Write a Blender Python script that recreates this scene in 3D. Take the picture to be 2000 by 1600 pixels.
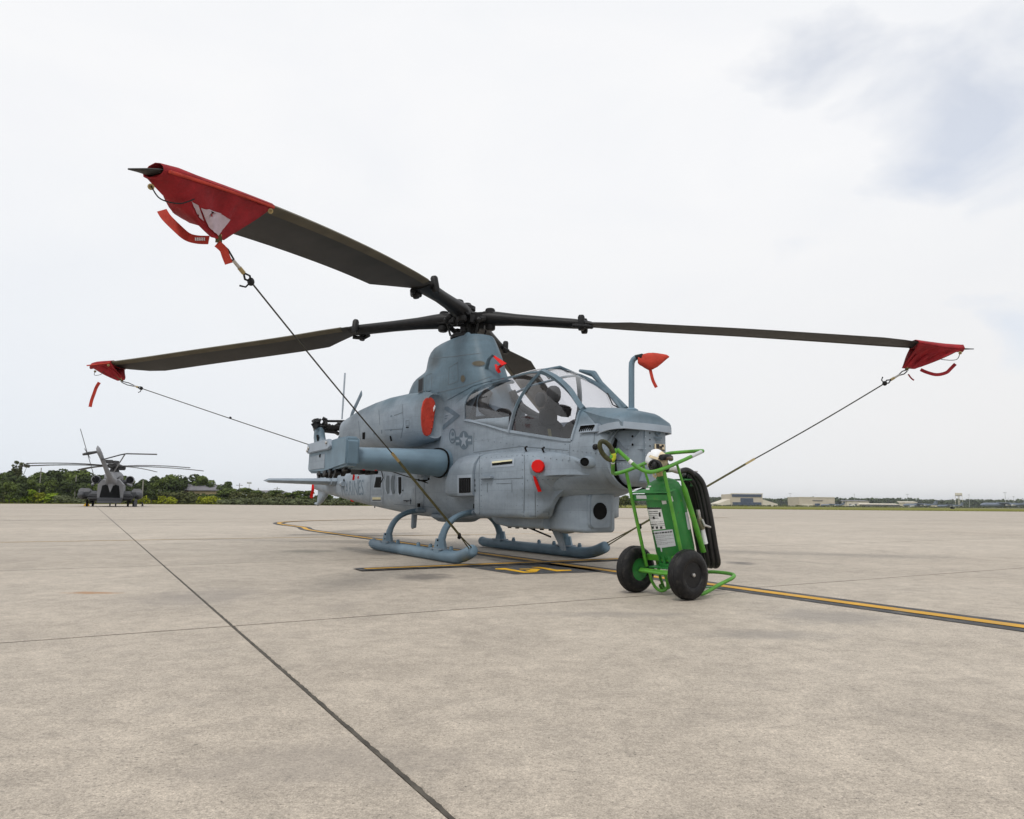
import bpy, bmesh, math, random
import numpy as np
from mathutils import Vector, Matrix
from mathutils.bvhtree import BVHTree
random.seed(7); R = math.radians; PI = math.pi
SC = bpy.context.scene; COL = SC.collection
for o in list(bpy.data.objects): bpy.data.objects.remove(o)

# ---------------------------------------------------------------- camera, sky, sun, exposure
F, PITCH, ROLL, CAMH = 1406.0, 0.13014, 0.00799, 0.7756
cam = bpy.data.cameras.new('camera'); camo = bpy.data.objects.new('camera', cam); COL.objects.link(camo)
cam.sensor_width = 36.0; cam.lens = 36.0 * F / 2000.0; cam.clip_start = 0.05; cam.clip_end = 20000
camo.matrix_world = Matrix.Translation((0, 0, CAMH)) @ Matrix.Rotation(PI / 2 + PITCH, 4, 'X') @ Matrix.Rotation(ROLL, 4, 'Z')
SC.camera = camo

SUN_EL, SUN_AZ = R(58), R(205)
w = bpy.data.worlds.new("World"); SC.world = w; w.use_nodes = True
nt = w.node_tree; nt.nodes.clear(); N = nt.nodes.new; L = nt.links.new
out = N('ShaderNodeOutputWorld'); mixs = N('ShaderNodeMixShader'); L(mixs.outputs[0], out.inputs[0])
sky = N('ShaderNodeTexSky'); sky.sky_type = 'NISHITA'; sky.sun_disc = False; sky.sun_elevation = SUN_EL; sky.sun_rotation = SUN_AZ
sky.air_density = 1.0; sky.dust_density = .6; sky.ozone_density = 3.0
bg1 = N('ShaderNodeBackground'); L(sky.outputs[0], bg1.inputs[0]); bg1.inputs[1].default_value = 0.15
bg2 = N('ShaderNodeBackground'); bg2.inputs[1].default_value = 0.97
tc = N('ShaderNodeTexCoord'); mp = N('ShaderNodeMapping'); mp.inputs['Scale'].default_value = (1, 1, 2.2); L(tc.outputs['Generated'], mp.inputs[0])
# soft grey undersides of the overcast
n1 = N('ShaderNodeTexNoise'); n1.inputs['Scale'].default_value = 2.4; n1.inputs['Detail'].default_value = 6; n1.inputs['Roughness'].default_value = .55; n1.inputs['Distortion'].default_value = .4
L(mp.outputs[0], n1.inputs['Vector'])
cr1 = N('ShaderNodeValToRGB'); cr1.color_ramp.elements[0].position = .34; cr1.color_ramp.elements[0].color = (.93, .945, .975, 1)
cr1.color_ramp.elements[1].position = .60; cr1.color_ramp.elements[1].color = (.98, .985, 1.0, 1); L(n1.outputs[0], cr1.inputs[0])
# paler, greyer towards the horizon
sep = N('ShaderNodeSeparateXYZ'); L(tc.outputs['Generated'], sep.inputs[0])
mr = N('ShaderNodeMapRange'); mr.inputs[1].default_value = 0.0; mr.inputs[2].default_value = .42; L(sep.outputs[2], mr.inputs[0])
hz = N('ShaderNodeMix'); hz.data_type = 'RGBA'; hz.inputs[6].default_value = (.87, .895, .93, 1); L(mr.outputs[0], hz.inputs[0]); L(cr1.outputs[0], hz.inputs[7])
mrx = N('ShaderNodeMapRange'); mrx.inputs[1].default_value = -.6; mrx.inputs[2].default_value = .6; L(sep.outputs[0], mrx.inputs[0])
hx = N('ShaderNodeMix'); hx.data_type = 'RGBA'; hx.inputs[6].default_value = (.84, .89, .95, 1); hx.inputs[7].default_value = (.90, .895, .89, 1); L(mrx.outputs[0], hx.inputs[0]); L(hx.outputs[2], hz.inputs[6])
L(hz.outputs[2], bg2.inputs[0])
# breaks in the cloud: more of them towards one side of the sky
n2 = N('ShaderNodeTexNoise'); n2.inputs['Scale'].default_value = 5.5; n2.inputs['Detail'].default_value = 6; n2.inputs['Roughness'].default_value = .5; n2.inputs['Distortion'].default_value = .3
mp2 = N('ShaderNodeMapping'); mp2.inputs['Scale'].default_value = (1, 1, 1.7); mp2.inputs['Location'].default_value = (3.1, .4, 1.7); L(tc.outputs['Generated'], mp2.inputs[0]); L(mp2.outputs[0], n2.inputs['Vector'])
dt = N('ShaderNodeVectorMath'); dt.operation = 'DOT_PRODUCT'; dt.inputs[1].default_value = Vector((.58, .70, .46)).normalized(); L(tc.outputs['Generated'], dt.inputs[0])
mr2 = N('ShaderNodeMapRange'); mr2.inputs[1].default_value = .925; mr2.inputs[2].default_value = .99; mr2.inputs[3].default_value = -.16; mr2.inputs[4].default_value = .12; L(dt.outputs['Value'], mr2.inputs[0])
ad = N('ShaderNodeMath'); ad.operation = 'ADD'; L(n2.outputs[0], ad.inputs[0]); L(mr2.outputs[0], ad.inputs[1])
mr3 = N('ShaderNodeMapRange'); mr3.inputs[1].default_value = .56; mr3.inputs[2].default_value = .80; mr3.inputs[3].default_value = 1.0; mr3.inputs[4].default_value = .66; L(ad.outputs[0], mr3.inputs[0])
L(mr3.outputs[0], mixs.inputs[0]); L(bg1.outputs[0], mixs.inputs[1]); L(bg2.outputs[0], mixs.inputs[2])

sl = bpy.data.lights.new('sun', 'SUN'); sl.energy = 1.5; sl.angle = R(12); sl.color = (1, .965, .91)
so = bpy.data.objects.new('sun', sl); COL.objects.link(so)
sd = Vector((math.cos(SUN_EL) * math.sin(SUN_AZ), math.cos(SUN_EL) * math.cos(SUN_AZ), math.sin(SUN_EL)))
so.rotation_euler = sd.to_track_quat('Z', 'Y').to_euler()
vs = SC.view_settings; vs.view_transform = 'Standard'; vs.look = 'None'; vs.exposure = 0; vs.gamma = 1; vs.use_curve_mapping = False

HAZE = .00010
# ---------------------------------------------------------------- pixel rays (photograph 2000 x 1600), for measuring
def ray(x, y):
    cr_, sr_ = math.cos(ROLL), math.sin(ROLL); u, v = x - 1000, y - 800
    u, v = u * cr_ + v * sr_, -u * sr_ + v * cr_
    c, s = math.cos(PITCH), math.sin(PITCH)
    return Vector((u / F, -s * (-v / F) + c, c * (-v / F) + s))
CAMP = Vector((0, 0, CAMH))
def at(x, y, Y): d = ray(x, y); return CAMP + d * (Y / d.y)
def gnd(x, y, z=0): d = ray(x, y); return CAMP + d * ((z - CAMH) / d.z)
HQ = (-0.7568, 11.6039, 0.5266)
HM = Matrix.Translation((HQ[0], HQ[1], 0)) @ Matrix.Rotation(HQ[2] - PI / 2, 4, 'Z'); HI = HM.inverted()
CL = HI @ CAMP
def hray(x, y): return (HI.to_3x3() @ ray(x, y))
def onY(x, y, yy): d = hray(x, y); return CL + d * ((yy - CL.y) / d.y)
def onX(x, y, xx): d = hray(x, y); return CL + d * ((xx - CL.x) / d.x)

# ---------------------------------------------------------------- materials
MATS = {}
def newmat(name):
    m = bpy.data.materials.new(name); m.use_nodes = True; n = m.node_tree; p = n.nodes['Principled BSDF']; MATS[name] = m
    return m, n, p
def mat(name, col, rough=.6, var=.12, scale=6.0, metal=0.0, bump=0.0, bscale=40, spec=.4, detail=6):
    m, n, p = newmat(name); p.inputs['Roughness'].default_value = rough; p.inputs['Metallic'].default_value = metal
    p.inputs['Specular IOR Level'].default_value = spec
    t = n.nodes.new('ShaderNodeTexCoord'); nz = n.nodes.new('ShaderNodeTexNoise'); nz.inputs['Scale'].default_value = scale; nz.inputs['Detail'].default_value = detail
    n.links.new(t.outputs['Object'], nz.inputs['Vector'])
    r = n.nodes.new('ShaderNodeValToRGB'); r.color_ramp.elements[0].position = .32; r.color_ramp.elements[1].position = .68
    r.color_ramp.elements[0].color = tuple(c * (1 - var) for c in col) + (1,); r.color_ramp.elements[1].color = tuple(min(1, c * (1 + var)) for c in col) + (1,)
    n.links.new(nz.outputs[0], r.inputs[0]); n.links.new(r.outputs[0], p.inputs['Base Color'])
    if bump:
        b2 = n.nodes.new('ShaderNodeTexNoise'); b2.inputs['Scale'].default_value = bscale; b2.inputs['Detail'].default_value = 5; n.links.new(t.outputs['Object'], b2.inputs['Vector'])
        bp = n.nodes.new('ShaderNodeBump'); bp.inputs['Strength'].default_value = bump; bp.inputs['Distance'].default_value = .02
        n.links.new(b2.outputs[0], bp.inputs['Height']); n.links.new(bp.outputs[0], p.inputs['Normal'])
    return m
def M_(n, op, a, b=None):
    k = n.nodes.new('ShaderNodeMath'); k.operation = op
    for i, v in enumerate((a, b)):
        if v is None: continue
        if isinstance(v, (int, float)): k.inputs[i].default_value = v
        else: n.links.new(v, k.inputs[i])
    return k.outputs[0]
def mixc(n, fac, a, b, blend='MIX'):
    k = n.nodes.new('ShaderNodeMix'); k.data_type = 'RGBA'; k.blend_type = blend
    if isinstance(fac, (int, float)): k.inputs[0].default_value = fac
    else: n.links.new(fac, k.inputs[0])
    for i, v in ((6, a), (7, b)):
        if isinstance(v, tuple): k.inputs[i].default_value = v if len(v) == 4 else v + (1,)
        else: n.links.new(v, k.inputs[i])
    return k.outputs[2]
def noise(n, vec, scale, detail=5, rough=.55, dist=0):
    k = n.nodes.new('ShaderNodeTexNoise'); k.inputs['Scale'].default_value = scale; k.inputs['Detail'].default_value = detail; k.inputs['Roughness'].default_value = rough; k.inputs['Distortion'].default_value = dist
    n.links.new(vec, k.inputs['Vector']); return k.outputs[0]
def maprange(n, v, a, b, c=0.0, d=1.0):
    k = n.nodes.new('ShaderNodeMapRange'); k.inputs[1].default_value = a; k.inputs[2].default_value = b; k.inputs[3].default_value = c; k.inputs[4].default_value = d
    n.links.new(v, k.inputs[0]); return k.outputs[0]
def mapping(n, vec, sc, loc=(0, 0, 0)):
    k = n.nodes.new('ShaderNodeMapping'); k.inputs['Scale'].default_value = sc; k.inputs['Location'].default_value = loc; n.links.new(vec, k.inputs[0]); return k.outputs[0]

def airframe_paint():          # two-tone matt camouflage: blue-grey above, ghost grey below, with grime
    m, n, p = newmat('airframe_paint'); t = n.nodes.new('ShaderNodeTexCoord').outputs['Object']
    s = n.nodes.new('ShaderNodeSeparateXYZ'); n.links.new(t, s.inputs[0])
    th = M_(n, 'SUBTRACT', 2.42, M_(n, 'MULTIPLY', M_(n, 'MAXIMUM', s.outputs[0], 0.2), .18))
    d = M_(n, 'SUBTRACT', s.outputs[2], th)
    d = M_(n, 'ADD', d, M_(n, 'MULTIPLY', M_(n, 'SUBTRACT', noise(n, t, 1.6, 3), .5), .35))
    f = maprange(n, d, -.10, .12)
    c = mixc(n, f, (.232, .280, .330), (.098, .154, .196))
    g = maprange(n, noise(n, mapping(n, t, (1.2, 1.2, 3.0)), 2.2, 8, .65), .30, .72, .80, 1.10)
    g2 = maprange(n, noise(n, mapping(n, t, (9, 9, 1.1)), 3.0, 6, .6, .5), .30, .55, .90, 1.0)
    g = M_(n, 'MULTIPLY', g, g2)
    gv = n.nodes.new('ShaderNodeCombineColor'); [n.links.new(g, gv.inputs[i]) for i in range(3)]
    c = mixc(n, 1.0, c, gv.outputs[0], 'MULTIPLY')
    bk = n.nodes.new('ShaderNodeTexBrick'); bk.inputs['Scale'].default_value = 1.0; bk.inputs['Mortar Size'].default_value = .0035; bk.inputs['Brick Width'].default_value = .43; bk.inputs['Row Height'].default_value = .235; bk.offset = .37; bk.inputs['Mortar Smooth'].default_value = .3
    sw = n.nodes.new('ShaderNodeCombineXYZ'); n.links.new(s.outputs[0], sw.inputs[0]); n.links.new(s.outputs[2], sw.inputs[1]); n.links.new(sw.outputs[0], bk.inputs['Vector'])
    c = mixc(n, M_(n, 'MULTIPLY', bk.outputs['Fac'], .30), c, (.10, .12, .135))
    c = mixc(n, maprange(n, noise(n, mapping(n, t, (1, .6, 1.3)), 1.1, 6, .6), .55, .72, 0, .28), c, (.33, .37, .41))      # touched-up, faded paint
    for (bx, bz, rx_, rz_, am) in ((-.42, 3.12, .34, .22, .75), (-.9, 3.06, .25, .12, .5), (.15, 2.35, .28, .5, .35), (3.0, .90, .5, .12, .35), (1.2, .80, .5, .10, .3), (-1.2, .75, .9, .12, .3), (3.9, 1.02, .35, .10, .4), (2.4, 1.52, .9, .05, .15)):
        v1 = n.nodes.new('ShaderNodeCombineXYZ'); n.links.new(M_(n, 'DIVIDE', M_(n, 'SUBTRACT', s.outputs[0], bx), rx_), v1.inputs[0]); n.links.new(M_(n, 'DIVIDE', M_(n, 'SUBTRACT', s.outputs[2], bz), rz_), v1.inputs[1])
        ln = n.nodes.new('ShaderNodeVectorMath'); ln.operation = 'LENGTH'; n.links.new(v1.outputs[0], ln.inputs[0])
        dd = M_(n, 'ADD', ln.outputs['Value'], M_(n, 'MULTIPLY', M_(n, 'SUBTRACT', noise(n, t, 4, 4), .5), .9)); c = mixc(n, M_(n, 'MULTIPLY', maprange(n, dd, .15, 1.05, 1, 0), am), c, (.055, .065, .07))   # soot, grease and darker joints; pylon smudge is partly hollow's shade painted in
    sp = maprange(n, noise(n, t, 55, 2, .5), .69, .73)           # specks of chipped paint and oil
    c = mixc(n, M_(n, 'MULTIPLY', sp, .5), c, (.07, .075, .08))
    n.links.new(c, p.inputs['Base Color'])
    n.links.new(maprange(n, noise(n, t, 3.0, 5), .3, .7, .42, .62), p.inputs['Roughness']); p.inputs['Specular IOR Level'].default_value = .35
    b = n.nodes.new('ShaderNodeBump'); b.inputs['Strength'].default_value = .12; b.inputs['Distance'].default_value = .01
    n.links.new(noise(n, t, 9, 3), b.inputs['Height']); n.links.new(b.outputs[0], p.inputs['Normal'])
    return m
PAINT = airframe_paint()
BLUEP = mat('blue_grey_paint', (.135, .205, .262), .5, .14, 3.5, spec=.35)
LIGHTP = mat('pale_grey_paint', (.30, .35, .41), .55, .08, 4, spec=.3)
MARKG = mat('marking_grey', (.105, .145, .182), .6, .10, 8, spec=.3)
SEAM = mat('panel_gap', (.11, .135, .155), .8, .1)
DARK = mat('dark_recess', (.008, .0085, .009), .85, .2, spec=.1)
BLACK = mat('black_metal', (.010, .010, .011), .5, .3, 14, bump=.1, spec=.28)
BLADE = mat('blade_grey', (.034, .033, .032), .6, .22, 2.5, spec=.3)
OLIVE = mat('olive_erosion_strip', (.088, .076, .050), .6, .2, 3)
RUBBER = mat('rubber', (.011, .011, .012), .75, .3, 10, bump=.2, bscale=60, spec=.2)
HOSE = mat('hose_rubber', (.010, .010, .011), .42, .25, 12, spec=.45)
RED = mat('red_canvas', (.27, .010, .016), .8, .22, 7, bump=.5, bscale=16)
REDB = mat('red_orange_canvas', (.44, .040, .022), .8, .18, 8, bump=.5, bscale=18)
REDP = mat('red_plastic', (.62, .006, .004), .55, .08, spec=.2)
MESHW = mat('white_mesh_fabric', (.50, .41, .47), .8, .10, 30)
WHITE = mat('white_paint', (.74, .75, .77), .45, .06)
CREAM = mat('cream_fabric', (.62, .52, .36), .8, .2, 25)
STRAPG = mat('olive_webbing', (.085, .080, .035), .85, .2, 40)
ROPE = mat('dark_rope', (.045, .043, .035), .9, .25, 60)
STEEL = mat('bare_steel', (.45, .44, .42), .35, .15, 20, metal=.8)
BRASS = mat('brass', (.42, .33, .17), .4, .15, 20, metal=.8)
YELLOW = mat('yellow_road_paint', (.60, .33, .035), .8, .28, 5, spec=.2)
YELB = mat('bright_yellow_paint', (.70, .40, .02), .8, .14, 9, spec=.2)
BLKP = mat('black_road_paint', (.055, .058, .062), .85, .3, 5, spec=.2)
SLOTY = mat('slot_yellow_lamp', (.62, .58, .36), .5, .05)
GREEN = mat('green_enamel', (.020, .175, .034), .36, .14, 7, spec=.5, bump=.05)
GREENL = mat('green_tube_enamel', (.075, .270, .024), .36, .22, 9, spec=.5)
YGREEN = mat('worn_yellow_green', (.42, .45, .02), .5, .2, 12)
LABELW = mat('label_paper', (.66, .67, .66), .6, .05, 14)
LABELG = mat('label_aluminium', (.50, .52, .54), .5, .06, 14)
INK = mat('ink', (.02, .02, .022), .7, .1)
SEATM = mat('seat_fabric', (.012, .0125, .014), .8, .3, 20, spec=.15)
CONS = mat('cockpit_grey', (.022, .023, .026), .7, .2, 10, spec=.2)
CLOUDG = mat('headrest_grey', (.05, .052, .055), .7, .15, 10)

def chipped(m, c1, c2, lo, hi):
    n = m.node_tree; p = n.nodes['Principled BSDF']; src = p.inputs['Base Color'].links[0].from_socket; t = n.nodes.new('ShaderNodeTexCoord').outputs['Object']
    c = mixc(n, maprange(n, noise(n, t, 14, 7, .75, .4), lo, hi, 0, .85), src, c1); c = mixc(n, maprange(n, noise(n, mapping(n, t, (1, 1, 1), (4, 2, 7)), 22, 6, .7), lo + .03, hi + .03, 0, .8), c, c2)
    n.links.new(c, p.inputs['Base Color']); n.links.new(maprange(n, noise(n, t, 8, 5), .3, .7, .32, .62), p.inputs['Roughness'])
chipped(GREEN, (.10, .17, .03), (.05, .045, .02), .60, .68); chipped(GREENL, (.20, .26, .02), (.06, .05, .02), .59, .67)
chipped(RUBBER, (.035, .032, .028), (.05, .046, .04), .50, .75)
def glass_mat():
    m = bpy.data.materials.new('canopy_glass'); m.use_nodes = True; n = m.node_tree; n.nodes.clear()
    o = n.nodes.new('ShaderNodeOutputMaterial'); tr = n.nodes.new('ShaderNodeBsdfTransparent'); tr.inputs[0].default_value = (.90, .90, .92, 1)
    gl = n.nodes.new('ShaderNodeBsdfGlossy'); gl.inputs['Roughness'].default_value = .04; df = n.nodes.new('ShaderNodeBsdfDiffuse'); df.inputs[0].default_value = (.45, .43, .45, 1)
    fc = n.nodes.new('ShaderNodeLayerWeight'); fc.inputs[0].default_value = .5; pw = n.nodes.new('ShaderNodeMath'); pw.operation = 'POWER'; pw.inputs[1].default_value = 3.5; n.links.new(fc.outputs['Facing'], pw.inputs[0]); lw = n.nodes.new('ShaderNodeMath'); lw.operation = 'MULTIPLY_ADD'; lw.inputs[1].default_value = .75; lw.inputs[2].default_value = .05; n.links.new(pw.outputs[0], lw.inputs[0])
    m1 = n.nodes.new('ShaderNodeMixShader'); m1.inputs[0].default_value = .012; n.links.new(tr.outputs[0], m1.inputs[1]); n.links.new(df.outputs[0], m1.inputs[2])
    m2 = n.nodes.new('ShaderNodeMixShader'); n.links.new(lw.outputs[0], m2.inputs[0]); n.links.new(m1.outputs[0], m2.inputs[1]); n.links.new(gl.outputs[0], m2.inputs[2])
    n.links.new(m2.outputs[0], o.inputs[0]); return m
GLASS = glass_mat()

# ---------------------------------------------------------------- mesh helpers
class MB:
    def __init__(s): s.v = []; s.f = []
    def add(s, v, f):
        k = len(s.v); s.v += [tuple(x) for x in v]; s.f += [tuple(i + k for i in q) for q in f]; return s
    def box(s, c, d, rot=None, taper=None):
        c = Vector(c); M = rot if rot is not None else Matrix.Identity(3); v = []
        for z in (-1, 1):
            for y in (-1, 1):
                for x in (-1, 1):
                    q = Vector((x * d[0] / 2, y * d[1] / 2, z * d[2] / 2))
                    if taper and z > 0: q.x *= taper; q.y *= taper
                    v.append(c + M @ q)
        return s.add(v, [(0, 2, 3, 1), (4, 5, 7, 6), (0, 1, 5, 4), (2, 6, 7, 3), (0, 4, 6, 2), (1, 3, 7, 5)])
    def tube(s, pts, r, n=10, cap=True, flat=None, up=None):
        pts = [Vector(p) for p in pts]; rs = r if isinstance(r, (list, tuple)) else [r] * len(pts)
        v = []; prev = None
        for i, p in enumerate(pts):
            t = (pts[min(i + 1, len(pts) - 1)] - pts[max(i - 1, 0)]).normalized()
            if prev is None:
                a = Vector(up) if up is not None else (Vector((0, 0, 1)) if abs(t.z) < .9 else Vector((1, 0, 0)))
                u = (a - t * a.dot(t)).normalized()
            else: u = (prev - t * prev.dot(t)).normalized()
            prev = u; b = t.cross(u)
            for k in range(n):
                a = 2 * PI * k / n
                v.append(p + (u * math.cos(a) * (flat or 1) + b * math.sin(a)) * rs[i])
        f = [(i * n + k, i * n + (k + 1) % n, (i + 1) * n + (k + 1) % n, (i + 1) * n + k) for i in range(len(pts) - 1) for k in range(n)]
        if cap: f += [tuple(reversed(range(n))), tuple((len(pts) - 1) * n + k for k in range(n))]
        return s.add(v, f)
    def strip(s, pts, w, t, nrm):       # flat strap: width w along the side vector, thickness t along nrm
        pts = [Vector(p) for p in pts]; v = []
        for i, p in enumerate(pts):
            d = (pts[min(i + 1, len(pts) - 1)] - pts[max(i - 1, 0)]).normalized()
            nn = Vector(nrm[i] if isinstance(nrm, list) else nrm); nn = (nn - d * nn.dot(d)).normalized(); b = d.cross(nn)
            ww = w[i] if isinstance(w, list) else w
            v += [p - b * ww / 2 - nn * t / 2, p + b * ww / 2 - nn * t / 2, p + b * ww / 2 + nn * t / 2, p - b * ww / 2 + nn * t / 2]
        m = len(pts)
        f = [(i * 4 + k, i * 4 + (k + 1) % 4, (i + 1) * 4 + (k + 1) % 4, (i + 1) * 4 + k) for i in range(m - 1) for k in range(4)]
        return s.add(v, f + [(3, 2, 1, 0), tuple((m - 1) * 4 + k for k in range(4))])
    def lathe(s, c, axis, prof, n=24, cap=True):   # prof: (radius, height along axis)
        c = Vector(c); a = Vector(axis).normalized(); u = a.orthogonal().normalized(); b = a.cross(u); v = []
        for r, h in prof:
            for k in range(n): q = 2 * PI * k / n; v.append(c + a * h + (u * math.cos(q) + b * math.sin(q)) * r)
        m = len(prof)
        f = [(i * n + k, i * n + (k + 1) % n, (i + 1) * n + (k + 1) % n, (i + 1) * n + k) for i in range(m - 1) for k in range(n)]
        if cap: f += [tuple(reversed(range(n))), tuple((m - 1) * n + k for k in range(n))]
        return s.add(v, f)
    def loft(s, rings, cap=True, closed=True):
        n = len(rings[0]); v = [p for r_ in rings for p in r_]; m = len(rings); e = n if closed else n - 1
        f = [(i * n + k, i * n + (k + 1) % n, (i + 1) * n + (k + 1) % n, (i + 1) * n + k) for i in range(m - 1) for k in range(e)]
        if cap and closed: f += [tuple(reversed(range(n))), tuple((m - 1) * n + k for k in range(n))]
        return s.add(v, f)
    def prism(s, poly, d):              # polygon of 3-D points pushed along d
        d = Vector(d); p = [Vector(q) for q in poly]; n = len(p)
        return s.add(p + [q + d for q in p], [tuple(reversed(range(n))), tuple(range(n, 2 * n))] + [(i, (i + 1) % n, (i + 1) % n + n, i + n) for i in range(n)])
    def ell(s, c, r, n=14, m=9, e=1.0, rot=None):
        v = []; c = Vector(c); sg = lambda q: math.copysign(abs(q) ** e, q)
        for i in range(m + 1):
            t = -PI / 2 + PI * i / m
            for k in range(n):
                q = 2 * PI * k / n; p = Vector((r[0] * sg(math.cos(t)) * sg(math.cos(q)), r[1] * sg(math.cos(t)) * sg(math.sin(q)), r[2] * sg(math.sin(t))))
                v.append(c + (rot @ p if rot is not None else p))
        return s.add(v, [(i * n + k, i * n + (k + 1) % n, (i + 1) * n + (k + 1) % n, (i + 1) * n + k) for i in range(m) for k in range(n)])
    def obj(s, name, m, parent=None, smooth=35, bevel=0, fix=True, solid=0):
        me = bpy.data.meshes.new(name); me.from_pydata(s.v, [], s.f)
        if fix or bevel:
            b = bmesh.new(); b.from_mesh(me); bmesh.ops.remove_doubles(b, verts=b.verts, dist=1e-6); bmesh.ops.recalc_face_normals(b, faces=b.faces)
            if bevel: bmesh.ops.bevel(b, geom=[e for e in b.edges if len(e.link_faces) == 2 and e.calc_face_angle(0) > R(28)], offset=bevel, segments=2, affect='EDGES', clamp_overlap=True)
            b.to_mesh(me); b.free()
        return link(name, me, m, parent, smooth, solid)
def link(name, me, m, parent=None, smooth=35, solid=0):
    me.materials.append(m)
    if smooth:
        me.polygons.foreach_set('use_smooth', [True] * len(me.polygons))
        if smooth < 180: me.set_sharp_from_angle(angle=R(smooth))
    o = bpy.data.objects.new(name, me); COL.objects.link(o)
    if parent is not None: o.parent = parent
    if solid:
        md = o.modifiers.new('s', 'SOLIDIFY'); md.thickness = solid; md.offset = 0
    return o
def thing(name, label, cat, loc=(0, 0, 0), rz=0, group=None):
    o = bpy.data.objects.new(name, None); COL.objects.link(o); o.location = loc; o.rotation_euler = (0, 0, rz); o.empty_display_size = .2
    o['label'] = label; o['category'] = cat
    if group: o['group'] = group
    return o
def tag(o, label=None, cat=None, group=None, kind=None):
    for k, v in (('label', label), ('category', cat), ('group', group), ('kind', kind)):
        if v: o[k] = v
    return o
def copy_tree(o, parent=None):
    c = o.copy(); COL.objects.link(c)
    if parent is not None: c.parent = parent
    for ch in list(o.children): copy_tree(ch, c)
    return c
def setm(o, *mats):
    for m in mats: o.data.materials.append(m)
def cat_curve(P, k=8):          # Catmull-Rom through points
    P = [Vector(p) for p in P]; out_ = []
    for i in range(len(P) - 1):
        a, b, c, d = P[max(i - 1, 0)], P[i], P[i + 1], P[min(i + 2, len(P) - 1)]
        for j in range(k):
            t = j / k; out_.append(.5 * ((2 * b) + (c - a) * t + (2 * a - 5 * b + 4 * c - d) * t * t + (3 * b - a - 3 * c + d) * t ** 3))
    return out_ + [P[-1]]
def hermite(xs, Y, x):          # monotone-limited cubic through table rows
    xs = np.asarray(xs, float); Y = np.asarray(Y, float); d = (Y[1:] - Y[:-1]) / (xs[1:] - xs[:-1])[:, None]
    m = np.zeros_like(Y); m[0] = d[0]; m[-1] = d[-1]
    h = xs[1:] - xs[:-1]
    for i in range(1, len(xs) - 1):
        w1, w2 = 2 * h[i] + h[i - 1], h[i] + 2 * h[i - 1]
        ok = d[i - 1] * d[i] > 0
        m[i] = np.where(ok, (w1 + w2) / (w1 / np.where(ok, d[i - 1], 1) + w2 / np.where(ok, d[i], 1)), 0)
    i = int(np.clip(np.searchsorted(xs, x) - 1, 0, len(xs) - 2)); t = (x - xs[i]) / h[i]
    return (2 * t ** 3 - 3 * t * t + 1) * Y[i] + (t ** 3 - 2 * t * t + t) * h[i] * m[i] + (-2 * t ** 3 + 3 * t * t) * Y[i + 1] + (t ** 3 - t * t) * h[i] * m[i + 1]

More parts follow.
